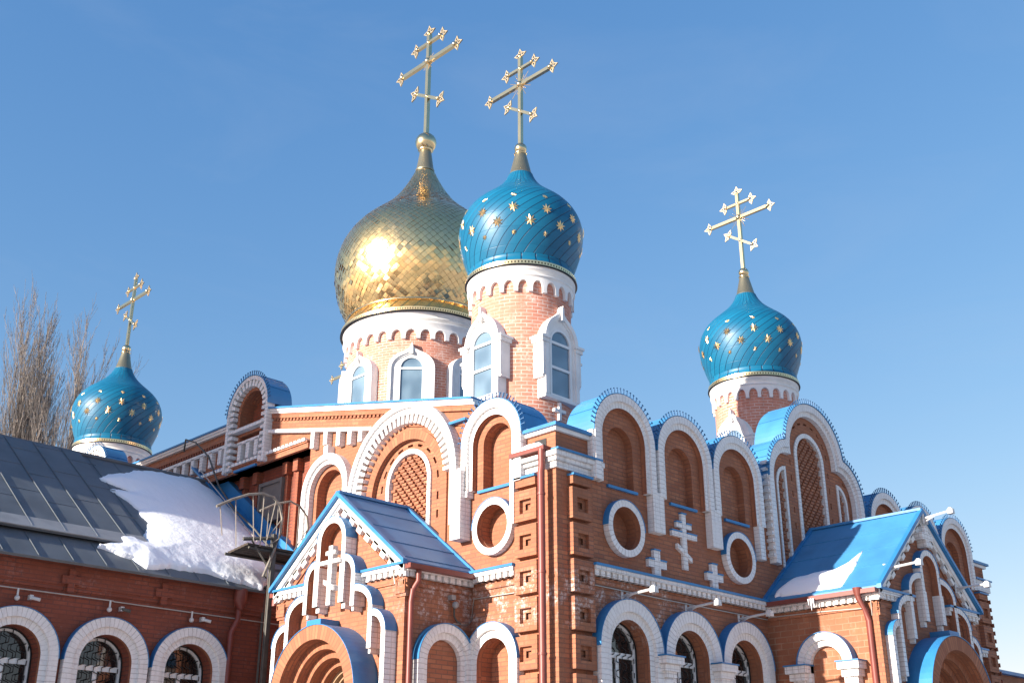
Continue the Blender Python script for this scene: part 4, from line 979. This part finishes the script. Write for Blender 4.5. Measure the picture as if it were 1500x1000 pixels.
# lozenge tiles, each a slightly tilted plate
def sprof(z): r, s = prof_at(PG, max(16.0, min(22.25, z))); return r
lens = [0]; 
for i in range(1, len(sp)): lens.append(lens[-1]+math.hypot(sp[i][0]-sp[i-1][0], sp[i][1]-sp[i-1][1]))
def at_len(l):
    l = max(0, min(lens[-1], l))
    for i in range(1, len(sp)):
        if l <= lens[i]:
            t = (l-lens[i-1])/(lens[i]-lens[i-1]); return sp[i-1][0]+(sp[i][0]-sp[i-1][0])*t, sp[i-1][1]+(sp[i][1]-sp[i-1][1])*t
    return sp[-1]
NT = 70; mb = MB(); rng = random.Random(3); l = .28; row = 0; rowl = [l]
while rowl[-1] < lens[-1]-.1:
    r = at_len(rowl[-1])[0]; rowl.append(rowl[-1]+max(.075, 2*PI*r/NT*.5*.95))
for i in range(1, len(rowl)-1):
    for k in range(NT):
        a = 2*PI*(k+.5*(i % 2))/NT; da = PI/NT
        def pt(l_, an): r, z = at_len(l_); return Vector((GX+r*math.cos(an), GY+r*math.sin(an), z))
        q = [pt(rowl[i-1], a), pt(rowl[i], a+da), pt(rowl[i+1], a), pt(rowl[i], a-da)]
        c = (q[0]+q[1]+q[2]+q[3])/4; nv = (q[1]-q[3]).cross(q[2]-q[0]).normalized()
        zz_ = at_len(rowl[i])[1]; amp = .0075 if zz_ < 18.1 else .0024
        tx, ty = rng.gauss(0, amp), rng.gauss(0, amp)
        w_ = (q[1]-q[3]).length/2; h_ = (q[2]-q[0]).length/2
        q2 = [c+(p-c)*.965 for p in q]
        q2[0] += nv*(.012+ty); q2[2] += nv*(.006-ty); q2[1] += nv*(.008+tx); q2[3] += nv*(.008-tx)
        cc = sum(q2, Vector())/4+nv*(.004+abs(rng.gauss(0, .004 if zz_ < 18.3 else .001)))
        kb = len(mb.v); mb.v += [tuple(p) for p in q2]+[tuple(cc)]
        for e in range(4):
            mb.f.append([kb+e, kb+(e+1) % 4, kb+4]); mb.uv.append([(0, 0), (1, 0), (.5, .5)]); mb.m.append(mb.mi('dome_gold')); mb.sm.append(True)
mb.build('gold_tiles', gdome)
mb = MB(); mb.lathe(GX, GY, [(2.52, 15.98), (2.44, 16.12), (2.30, 16.34)], 'dome_gold', 96)
for k in range(40):
    a = 2*PI*k/40; a2 = a+.10; mb.bar((GX+2.53*math.cos(a), GY+2.53*math.sin(a), 15.99), (GX+2.32*math.cos(a2), GY+2.32*math.sin(a2), 16.34), .014, 'gold')
mb.lathe(GX, GY, [(2.30, 16.33), (2.36, 16.34), (2.37, 16.40), (2.30, 16.42)], 'gold', 96); mb.build('dome_skirt', gdome)
mb = MB(); mb.lathe(GX, GY, [(2.51, 15.88), (2.53, 16.0)], 'trim', 120, uvf=lambda i, j: (2*PI*2.5*j/120, i*.125)); mb.lathe(GX, GY, [(2.53, 16.0), (2.50, 16.015), (2.3, 16.02)], 'gold', 96); mb.lathe(GX, GY, [(2.44, 15.86), (2.55, 15.86), (2.55, 15.885), (2.51, 15.885)], 'black', 96); mb.build('gold_trim', gdome)
mb = MB(); mb.lathe(GX, GY, [(.32, 22.2), (.33, 22.26), (.30, 22.30), (.20, 23.0), (.17, 23.08)], 'gold_dull', 32); mb.build('cone', gdome)
mb = MB(); mb.sphere((GX, GY, 23.38), .37, 'gold', 32); mb.lathe(GX, GY, [(.18, 23.02), (.27, 23.07), (.18, 23.12)], 'gold', 28); mb.build('orb', gdome)
cross(GX, GY, 23.4, 1.5, .36, 28.0, 27.62, 26.80, 25.30, 1.42, .62, .60, .38, church, None, "tallest gilded cross above the gold dome", .6)

# ================================================================ SIDE WING
wing = thing('church_wing', (-4.5, 11.7, 0), "low brick wing with a dark grey sheet-metal roof and arched windows", "wing")
WY = 7.05; mapW = Map(lambda u, z, n: (u, WY-n, z), 1); XW = -9.0
WW = [-5.80, -4.14, -2.50]; allw = [-7.45]+WW
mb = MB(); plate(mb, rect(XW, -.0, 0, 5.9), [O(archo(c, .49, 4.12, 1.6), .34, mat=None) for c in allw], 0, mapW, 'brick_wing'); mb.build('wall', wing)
mb = MB(); mb.box(XW, -.05, 5.36, 5.80, -.02, .07, mapW, 'brick_wing'); mb.box(XW, -.05, 5.28, 5.36, -.02, .04, mapW, 'brick_wing'); mb.build('fascia', wing)
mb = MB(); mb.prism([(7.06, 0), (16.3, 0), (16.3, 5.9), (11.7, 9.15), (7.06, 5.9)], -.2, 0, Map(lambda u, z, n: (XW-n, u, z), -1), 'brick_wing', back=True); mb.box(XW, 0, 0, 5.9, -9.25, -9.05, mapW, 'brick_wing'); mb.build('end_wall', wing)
for c in allw: window(mapW, c, 4.12, .49, .78, .14, wing, zb=1.6, depth=.34)
for c in (-6.75, -4.97, -3.18):
    mb = MB(); mb.box(c-.06, c+.06, 5.24, 5.64, .07, .12, mapW, 'brick_wing'); mb.box(c-.18, c+.18, 5.38, 5.52, .07, .121, mapW, 'brick_wing'); mb.build('wall_cross', wing, label="brick cross in low relief under the eave")
mb = MB(); c = -1.55; mb.box(c-.06, c+.06, 5.30, 5.52, .07, .12, mapW, 'brick_wing'); mb.box(c-.13, c+.13, 5.38, 5.46, .07, .121, mapW, 'brick_wing'); mb.build('wall_cross', wing)
K = .71
def rz(y): return 5.78+K*(y-6.8)
def roofpt(x, y, h=0): return (x, y-h*K/1.226, rz(y)+h/1.226)
mb = MB()
def slab(x0, x1, y0, y1, h, t, mat):
    c = [roofpt(x0, y0, h), roofpt(x1, y0, h), roofpt(x1, y1, h), roofpt(x0, y1, h)]; d = [roofpt(x0, y0, h-t), roofpt(x1, y0, h-t), roofpt(x1, y1, h-t), roofpt(x0, y1, h-t)]
    mb.face(c, IDM, mat); mb.face(d[::-1], IDM, mat)
    for i in range(4): j = (i+1) % 4; mb.face([d[i], d[j], c[j], c[i]], IDM, mat)
slab(XW-.2, -1.15, 6.72, 7.75, 0, .05, 'grey_roof'); slab(-1.15, -.0, 6.95, 7.75, 0, .05, 'grey_roof')
x = XW+.2
while x < -1.3: mb.bar(roofpt(x, 6.75, .012), roofpt(x, 7.5, .008), .009, 'grey_roof'); x += .62
mb.build('lower_roof', wing)
mb = MB(); slab(XW-.2, -3.3, 7.50, 11.30, .11, .05, 'grey_roof'); slab(-3.3, .3, 7.60, 11.30, .05, .05, 'grey_roof'); slab(XW-.2, -3.3, 7.49, 7.85, .125, .02, 'grey_pale')
x = XW+.3; k = 0
while x < .1:
    h = .12 if x < -3.3 else .055
    mb.bar(roofpt(x, 7.55, h), roofpt(x, 11.27, h), .011, 'grey_roof')
    for y in (8.6, 9.7, 10.8):
        yy = y+.35*(k % 2); mb.bar(roofpt(x, yy, h-.008), roofpt(min(x+.62, .28), yy, h-.01), .008, 'grey_roof')
    x += .62; k += 1
zr_ = rz(11.30)
mb.face([(XW-.2, 11.30, zr_), (.3, 11.30, zr_), (.3, 16.5, 5.72), (XW-.2, 16.5, 5.72)], IDM, 'grey_roof')
mb.tube([(XW-.2, 11.29, zr_+.09), (.1, 11.29, zr_+.07)], .05, 'grey_roof', 8)
mb.build('upper_roof', wing, label="dark grey standing-seam roof slope")
mb = MB(); mb.tube([(-1.62, 6.85, 5.72), (-1.62, 6.85, 5.5), (-1.60, 6.9, 5.35)], [.13, .13, .07], 'red_metal', 12); mb.tube([(-1.60, 6.92, 5.35), (-1.60, 6.92, 5.15), (-1.72, 6.93, 4.9), (-1.72, 6.93, .2)], .055, 'red_metal', 10); mb.build('downpipe', wing, label="brown-red rain funnel and pipe at the end of the wing")
mb = MB()                                                             # blue flashing where the roof meets the church wall
ys = [7.3, 8.3, 9.3, 10.3, 11.4, 12.0]
mb.ribbon([(y, rz(y)+.42) for y in ys], [(y, rz(y)+.0) for y in ys], -.34, -.16, A0, 'blue'); mb.ribbon([(y, rz(y)+.10) for y in ys], [(y, rz(y)+.04) for y in ys], -.2, .14, A0, 'blue'); mb.build('flashing', wing, label="bright blue flashing strip along the church wall")

# ================================================================ SNOW
def in_poly(x, y, P):
    c = False; j = len(P)-1
    for i in range(len(P)):
        if (P[i][1] > y) != (P[j][1] > y) and x < (P[j][0]-P[i][0])*(y-P[i][1])/(P[j][1]-P[i][1])+P[i][0]: c = not c
        j = i
    return c
def dist_poly(x, y, P):
    d = 1e9; j = len(P)-1
    for i in range(len(P)):
        ax, ay, bx, by = P[j][0], P[j][1], P[i][0], P[i][1]; dx, dy = bx-ax, by-ay
        t = max(0, min(1, ((x-ax)*dx+(y-ay)*dy)/max(1e-9, dx*dx+dy*dy))); d = min(d, math.hypot(x-ax-t*dx, y-ay-t*dy)); j = i
    return d
from mathutils import noise as mnoise
def snow_patch(name, P, fn, step, hmax, label, slope_len=.34, parent=None, rag=.09):
    xs = [p[0] for p in P]; ys = [p[1] for p in P]; x0, x1, y0, y1 = min(xs)-.3, max(xs)+.3, min(ys)-.3, max(ys)+.3
    nx, ny = int((x1-x0)/step)+1, int((y1-y0)/step)+1; H = {}
    for i in range(nx+1):
        for j in range(ny+1):
            x, y = x0+i*step, y0+j*step; d = dist_poly(x, y, P)*(1 if in_poly(x, y, P) else -1)
            d += rag*(mnoise.noise(Vector((x*2.2, y*2.2, 1)))+.45*mnoise.noise(Vector((x*6, y*6, 4)))+.12*mnoise.noise(Vector((x*15, y*15, 9))))
            if d > 0:
                h = hmax*(.16+.84*(1-math.exp(-d/slope_len)))*(1+.16*mnoise.noise(Vector((x*1.1, y*1.1, 3)))+.035*mnoise.noise(Vector((x*6, y*6, 7))))
            else: h = -.05
            H[i, j] = (h, d)
    mb = MB(); idx = {}
    for i in range(nx):
        for j in range(ny):
            if max(H[i, j][1], H[i+1, j][1], H[i, j+1][1], H[i+1, j+1][1]) <= 0: continue
            f = []
            for a, b in ((i, j), (i+1, j), (i+1, j+1), (i, j+1)):
                if (a, b) not in idx:
                    px_, py_, hh, dd_ = x0+a*step, y0+b*step, H[a, b][0], H[a, b][1]
                    if dd_ <= 0:                                     # pull rim vertices onto the edge line
                        ins = [(p, q) for p in (a-1, a, a+1) for q in (b-1, b, b+1) if (p, q) in H and H[p, q][1] > 0]
                        if ins:
                            sx = sy = 0
                            for p, q in ins:
                                t_ = H[p, q][1]/(H[p, q][1]-dd_); sx += (p+t_*(a-p))*step; sy += (q+t_*(b-q))*step
                            px_, py_ = x0+sx/len(ins), y0+sy/len(ins)
                    idx[a, b] = len(mb.v); mb.v.append(tuple(fn(px_, py_, hh)))
                f.append(idx[a, b])
            mb.f.append(f); mb.uv.append([(0, 0)]*4); mb.m.append(mb.mi('snow')); mb.sm.append(True)
    return mb.build(name, parent, label, 'snow', None, 'stuff')
SN = [(-2.83, 10.63), (-1.67, 11.20), (-.59, 11.36), (-.35, 11.25), (-.20, 10.8), (-.15, 10.06), (-.12, 9.06), (-.05, 8.6), (-.35, 8.1), (-.70, 7.3), (-1.25, 6.72), (-1.74, 6.86), (-2.35, 7.02), (-3.07, 7.03), (-3.65, 6.84), (-3.8, 7.11), (-4.5, 7.33), (-4.5, 7.40), (-4.02, 7.48), (-3.93, 7.76), (-3.5, 7.96), (-3.35, 7.81), (-2.86, 8.58), (-2.85, 9.11), (-3.04, 9.46), (-3.21, 9.81), (-2.6, 9.9), (-3.3, 10.2)]
snow_patch('snow', SN, lambda x, y, h: roofpt(x, y, h+.05), .028, .17, "thick snow patch lying on the grey wing roof beside the church wall")
SB = [(6.15, -.20), (6.50, -.42), (6.56, -.80), (6.55, -1.30), (6.72, -1.55), (7.05, -1.72), (6.60, -1.76), (6.05, -1.72), (5.98, -1.0), (6.0, -.25)]
slB = (7.34-5.57)/2.11
snow_patch('snow', SB, lambda x, y, h: (x-h*.5, y, 5.57+slB*(x-(UB-2.11))+h*.8), .035, .11, "thin wedge of snow on the bright blue porch roof above the gutter", .12, rag=.04)
snow_patch('snow', [(-.16, .26), (-.16, .84), (.0, .86), (.0, .2)], lambda x, y, h: (x, y, 7.46+h), .03, .24, "small heap of snow in the short corner gutter", .14, rag=.04)
snow_patch('snow', [(-.06, .62), (-.08, .88), (.35, .9), (.5, .7)], lambda x, y, h: (x, y, 7.86+h), .035, .16, "snow clump between the corner cap and the rounded blue roof", .12, rag=.05)
snow_patch('snow', [(.50, .02), (.88, .0), (.9, .6), (.55, .6)], lambda x, y, h: (x, y, 7.86+h), .035, .16, "snow clump on the shaded side of the corner cap", .12, rag=.05)

# ================================================================ OTHER THINGS
# floodlights
def floodlight(pos, dirn, up, L, label):
    x0 = Vector(pos); d = Vector(dirn).normalized(); sd_ = Vector((0, 0, 1)).cross(d).normalized()
    r = thing('floodlight', pos, label, 'floodlight', "white floodlights on wall arms")
    mb = MB(); mb.bar(x0-Vector((0, 0, .10)), x0+Vector((0, 0, .10)), .03, 'lampwhite'); mb.bar(x0+sd_*.14-Vector((0, 0, .10)), x0+sd_*.14+Vector((0, 0, .08)), .03, 'lampwhite'); mb.bar(x0-sd_*.02, x0+sd_*.16, .02, 'lampwhite'); mb.build('bracket', r)
    e = x0+d*L+Vector((0, 0, up)); mb = MB(); mb.bar(x0, e, .022, 'lampwhite'); mb.bar(x0+sd_*.14, x0+d*L*.45+Vector((0, 0, up*.45)), .016, 'lampwhite'); mb.bar(x0-Vector((0, 0, .08)), x0+d*.25+Vector((0, 0, up*.3)), .014, 'lampwhite'); mb.build('arm', r)
    fm = Map(lambda u, z, n: tuple(e+sd_*u*.65+Vector((0, 0, 1))*z*.65+d*n*.75), -1)
    mb = MB(); mb.prism([(-.09, -.10), (.09, -.10), (.07, .05), (-.07, .05)], -.02, .12, fm, 'lampwhite', back=True); mb.box(-.11, .11, -.06, .0, .02, .05, fm, 'lampwhite'); mb.box(-.04, .04, .05, .09, .0, .08, fm, 'lampwhite'); mb.build('lamp_head', r)
    mb = MB(); mb.face([(.075, -.085, -.024), (-.075, -.085, -.024), (-.06, .04, -.024), (.06, .04, -.024)], fm, 'glass'); mb.build('lens', r)
for x, s_ in ((1.62, "nearest the corner downpipe, above the first shaded window"), (3.42, "middle of the three above the shaded windows"), (5.08, "beside the porch, above the third shaded window")):
    floodlight((x, 0, 5.13), (0, -1, 0), .04, .66, "white floodlight arm " + s_)
floodlight((UB-1.55, -2.38, 5.95), (0, -1, 0), .04, .66, "white floodlight arm on the left slope of the shaded porch gable")
floodlight((UB, -2.55, 7.16), (0, -1, 0), .06, .55, "white floodlight arm at the peak of the shaded porch gable")
floodlight((UB+1.25, -2.45, 5.95), (0, -1, 0), .0, .62, "white floodlight arm on the right slope of the shaded porch gable")
# cables
def cable(pts, label, r=.011, mat='cable'):
    mb = MB(); mb.tube(pts, r, mat, 5); return mb.build('cable', None, label, 'cable')
cable([(.80, -.035, 5.22), (3.0, -.035, 5.21), (6.02, -.035, 5.22)], "pale cable pinned under the cornice of the shaded facade")
cable([(-.035, .95, 5.10), (-.035, 1.95, 5.12), (-.04, 2.0, 4.75), (-.10, 2.0, 4.68), (-.45, 2.0, 4.66)], "pale cable in the corner beside the sunlit porch")
cable([(6.03, -.05, 5.26), (6.03, -1.2, 5.24), (6.03, -2.1, 5.20), (6.0, -2.28, 5.05), (5.98, -2.3, 5.4)], "thin cable along the sunlit side of the shaded porch")
cable([(-9, 6.98, 5.21), (-6, 6.98, 5.20), (-4.15, 6.98, 5.20), (-4.12, 6.98, 5.19), (-2.5, 6.98, 5.18), (-1.0, 6.98, 5.17), (-.1, 6.98, 5.16)], "long pale cable along the wing wall above its windows")
cable([(-1.61, 3.5, 6.72), (-1.61, 3.1, 6.35), (-1.61, 2.5, 5.85), (-1.60, 2.3, 5.55), (-1.6, 2.2, 5.2)], "pale cable following the right slope of the sunlit porch gable")
for i, (x, n_) in enumerate(((-5.86, "above the leftmost wing window"), (-4.20, "above the middle wing window"), (-2.56, "above the wing window nearest the downpipe"))):
    t = thing('wall_lamp', (x, 7.0, 5.0), "small round white wall lamp " + n_, 'lamp', "lamps on the wing wall")
    mb = MB(); mb.sphere((x, 6.97, 5.04), .045, 'lampwhite', 14); mb.build('globe', t)
    mb = MB(); mb.tube([(x, 6.97, 5.20), (x, 6.97, 5.06)], .018, 'lampwhite', 8); mb.build('holder', t)
    x2 = x+.26; t = thing('security_camera', (x2, 7.0, 5.05), "small wall camera beside the lamp " + n_, 'camera', "cameras on the wing wall")
    mb = MB(); mb.tube([(x2-.04, 6.98, 5.08), (x2+.10, 6.88, 5.04)], .030, 'iron' if i == 1 else 'lampwhite', 10); mb.build('body', t)
    mb = MB(); mb.box(x2-.05, x2+.01, 5.04, 5.12, -7.05, -6.95, B0, 'lampwhite'); mb.build('bracket', t)
t = thing('junction_lamp', (-.45, 2.04, 4.9), "small grey twin sensor lamp on the shaded side of the sunlit porch", 'lamp')
mb = MB(); mb.sphere((-.45, 1.96, 4.97), .06, 'grey_pale', 12); mb.box(-.55, -.45, 5.05, 5.13, -2.06, -1.95, B0, 'grey_pale'); mb.build('lamp_body', t)
mb = MB(); mb.tube([(-.45, 1.99, 4.93), (-.45, 1.99, 4.78), (-.38, 1.99, 4.70), (-.30, 1.99, 4.68)], .018, 'iron', 6); mb.build('arm', t)

# iron platform with two curved railings and a post
pf = thing('iron_platform', (-1.5, 6.4, 0), "rusty steel platform with two curved railings between the wing roof and the church", 'platform')
mb = MB(); mb.box(-1.50, -1.43, 0, 6.70, -6.13, -6.07, B0, 'iron'); mb.box(-1.51, -1.38, 0, 6.70, -6.14, -6.12, B0, 'iron'); mb.bar((-1.47, 6.1, 6.62), (-2.15, 6.1, 6.50), .035, 'iron'); mb.bar((-1.47, 6.1, 5.95), (-1.95, 6.1, 6.50), .022, 'iron'); mb.bar((-1.0, 7.0, 0), (-1.0, 7.0, 6.5), .03, 'iron'); mb.build('post', pf)
mb = MB()
for k in range(6): mb.box(-2.05+.03*k, -.30, 6.40, 6.44, -(6.22+k*.16), -(6.08+k*.16), B0, 'wood')
mb.bar((-2.0, 6.12, 6.37), (-.3, 6.12, 6.37), .03, 'iron'); mb.bar((-2.0, 6.95, 6.37), (-.3, 6.95, 6.37), .03, 'iron'); mb.build('deck', pf)
R1 = [(-2.81, 7.0), (-2.49, 7.19), (-2.15, 7.35), (-1.83, 7.43), (-1.58, 7.40), (-1.42, 7.26), (-1.35, 7.02), (-1.37, 6.69), (-1.47, 6.38), (-1.59, 6.08), (-1.68, 5.84)]
mb = MB(); mb.tube([(x, 6.05, z) for x, z in R1], .026, 'rail', 8)
for x, zt in ((-2.74, 7.03), (-2.42, 7.22), (-2.05, 7.38)): mb.bar((x, 6.05, zt), (x+.10, 6.05, zt-.9 if x > -2.5 else zt-.55), .012, 'rail')
mb.bar((-1.80, 6.05, 7.42), (-1.80, 6.05, 6.4), .012, 'rail'); mb.bar((-1.52, 6.05, 7.36), (-1.66, 6.05, 6.55), .012, 'rail')
mb.bar((-1.36, 6.05, 7.0), (-1.62, 6.05, 6.62), .012, 'rail'); mb.bar((-1.38, 6.05, 6.62), (-1.66, 6.05, 6.42), .012, 'rail'); mb.build('railing', pf)
R2 = [(-1.40, 7.30), (-1.05, 7.50), (-.70, 7.62), (-.46, 7.56), (-.27, 7.38), (-.22, 7.15), (-.30, 6.8), (-.42, 6.45)]
mb = MB(); mb.tube([(x, 6.78, z) for x, z in R2], .022, 'rail', 8)
for x, zt in ((-1.2, 7.42), (-.98, 7.52), (-.72, 7.61), (-.48, 7.56)): mb.bar((x, 6.78, zt), (x, 6.78, 6.44), .010, 'rail')
mb.bar((-.25, 7-.22, 7.1), (-.6, 6.78, 6.5), .010, 'rail'); mb.build('railing', pf)
cable([(-.6, 11.6, 9.75), (-.75, 11.3, 9.95), (-.7, 10.9, 9.8), (-.55, 10.5, 9.4), (-.5, 10.0, 8.6), (-.5, 9.2, 7.9), (-.6, 8.2, 7.3), (-.7, 7.2, 6.6)], "dark cable looping down beside the snow and the blue flashing", .022, 'iron')
cable([(-.45, 11.0, 9.2), (-.35, 10.2, 8.5), (-.4, 9.2, 7.75), (-.5, 8.2, 7.05)], "thin cable lying beside the blue flashing", .014, 'cable')

t = thing('icicles', (5.8, -1.15, 5.4), "few short icicles under the gutter of the bright blue porch roof", 'icicle')
mb = MB()
for y, L_ in ((-1.22, .16), (-1.17, .22), (-1.12, .12)): mb.tube([(5.79, y, 5.46), (5.79, y, 5.46-L_*.5), (5.79, y, 5.46-L_)], [.02, .012, .002], 'snow', 6)
mb.build('ice', t)
# ---- bell tower out of the frame: its shadow falls on the left part of the gable
bt = thing('bell_tower', (-12, 13.7, 0), "square brick bell tower at the end of the wing", 'bell tower')
mb = MB(); tw = []
for (mpq) in (Map(lambda u, z, n: (u, 11.05-n, z), 1), Map(lambda u, z, n: (u, 16.3+n, z), -1)): plate(mb, rect(-15, -9.05, 0, 15.6), [O(archo(-12, .8, 13.4, 11.2), .5, mat='brick_dark')], 0, mpq, 'brick')
for (mpq) in (Map(lambda u, z, n: (-15-n, u, z), -1), Map(lambda u, z, n: (-9.05+n, u, z), 1)): plate(mb, rect(11.05, 16.3, 0, 15.6), [O(archo(13.7, .8, 13.4, 11.2), .5, mat='brick_dark')], 0, mpq, 'brick')
mb.build('walls', bt)
mb = MB(); mb.box(-15.15, -8.9, 15.6, 15.9, -16.45, -10.9, B0, 'white'); mb.build('cornice', bt)
mb = MB()
cs = [(-15.2, 10.85, 15.9), (-8.85, 10.85, 15.9), (-8.85, 16.5, 15.9), (-15.2, 16.5, 15.9)]
for i in range(4): mb.face([cs[i], cs[(i+1) % 4], (-12, 13.7, 17.6)], IDM, 'blue_roof')
mb.build('roof', bt)

# ---- far low wall at the right edge
lw = thing('low_building', (52, 16, 0), "low brick building with blue roof edge behind the right end of the church", 'building')
mb = MB(); mb.box(44, 62, 0, 8.85, -20, -14, B0, 'brick'); mb.build('wall', lw)
mb = MB(); mb.box(43.8, 62.2, 8.85, 9.02, -20.2, -13.7, B0, 'blue'); mb.build('roof', lw)

# ---- poplars
def poplar(px, py, H, seed, label, spread=.20, n1=34):
    rnd = random.Random(seed); t = thing('poplar_tree', (px, py, 0), label, 'tree', "bare poplars behind the wing")
    tr = MB(); bw = MB()
    def limb(p, d, L, r, depth):
        pts = [p]; rs = [r]; n = 6 if depth < 2 else 4; q = Vector(p); dd = Vector(d)
        for i in range(n):
            dd = (dd+Vector((rnd.gauss(0, .02 if depth == 0 else .06), rnd.gauss(0, .02 if depth == 0 else .06), .06+.05*depth))).normalized(); q = q+dd*(L/n); pts.append(q.copy()); rs.append(max(.006, r*(1-(i+1)/n*.86)))
        (tr if depth == 0 else bw).tube(pts, rs, 'bark' if depth < 2 else 'twig', 6 if depth == 0 else (4 if depth == 1 else 3), caps=False)
        if depth < 3:
            m = {0: n1, 1: 15, 2: 7}[depth]
            for k in range(m):
                f = (.12 if depth == 0 else .15)+.82*(k+rnd.random())/m; i = min(n-1, int(f*n)); b = pts[i]+(pts[i+1]-pts[i])*(f*n-i)
                a = rnd.uniform(0, 2*PI); ax = (pts[i+1]-pts[i]).normalized(); s = ax.cross(Vector((math.cos(a), math.sin(a), .01))).normalized()
                ang = math.radians(rnd.uniform(8, 17) if depth == 0 else rnd.uniform(10, 26)); d2 = ax*math.cos(ang)+s*math.sin(ang)
                l2 = L*(.50*(1-f*.55) if depth == 0 else (.34 if depth == 1 else .36))*rnd.uniform(.7, 1.15)
                limb(b, d2, l2, max(.008, rs[i]*(.42 if depth else .36)), depth+1)
    limb(Vector((px, py, 0)), Vector((0, 0, 1)), H, H*.014, 0)
    tr.build('trunk', t); bw.build('crown', t)
poplar(5.0, 35.8, 19.6, 11, "tallest bare poplar, left of the left-hand blue dome", n1=44)
poplar(6.15, 35.3, 18.6, 5, "bare poplar partly behind the left-hand blue dome", n1=34)
poplar(4.1, 36.2, 16.6, 23, "shorter bare poplar left of the tallest one", n1=30)
poplar(3.0, 36.9, 15.6, 31, "bare poplar cut by the left edge of the picture", n1=26)
poplar(5.65, 35.9, 18.6, 44, "bare poplar between and behind the two tallest ones", n1=40)
poplar(7.2, 35.6, 15.0, 52, "lower bare poplar showing just left of the left-hand blue dome", n1=30)
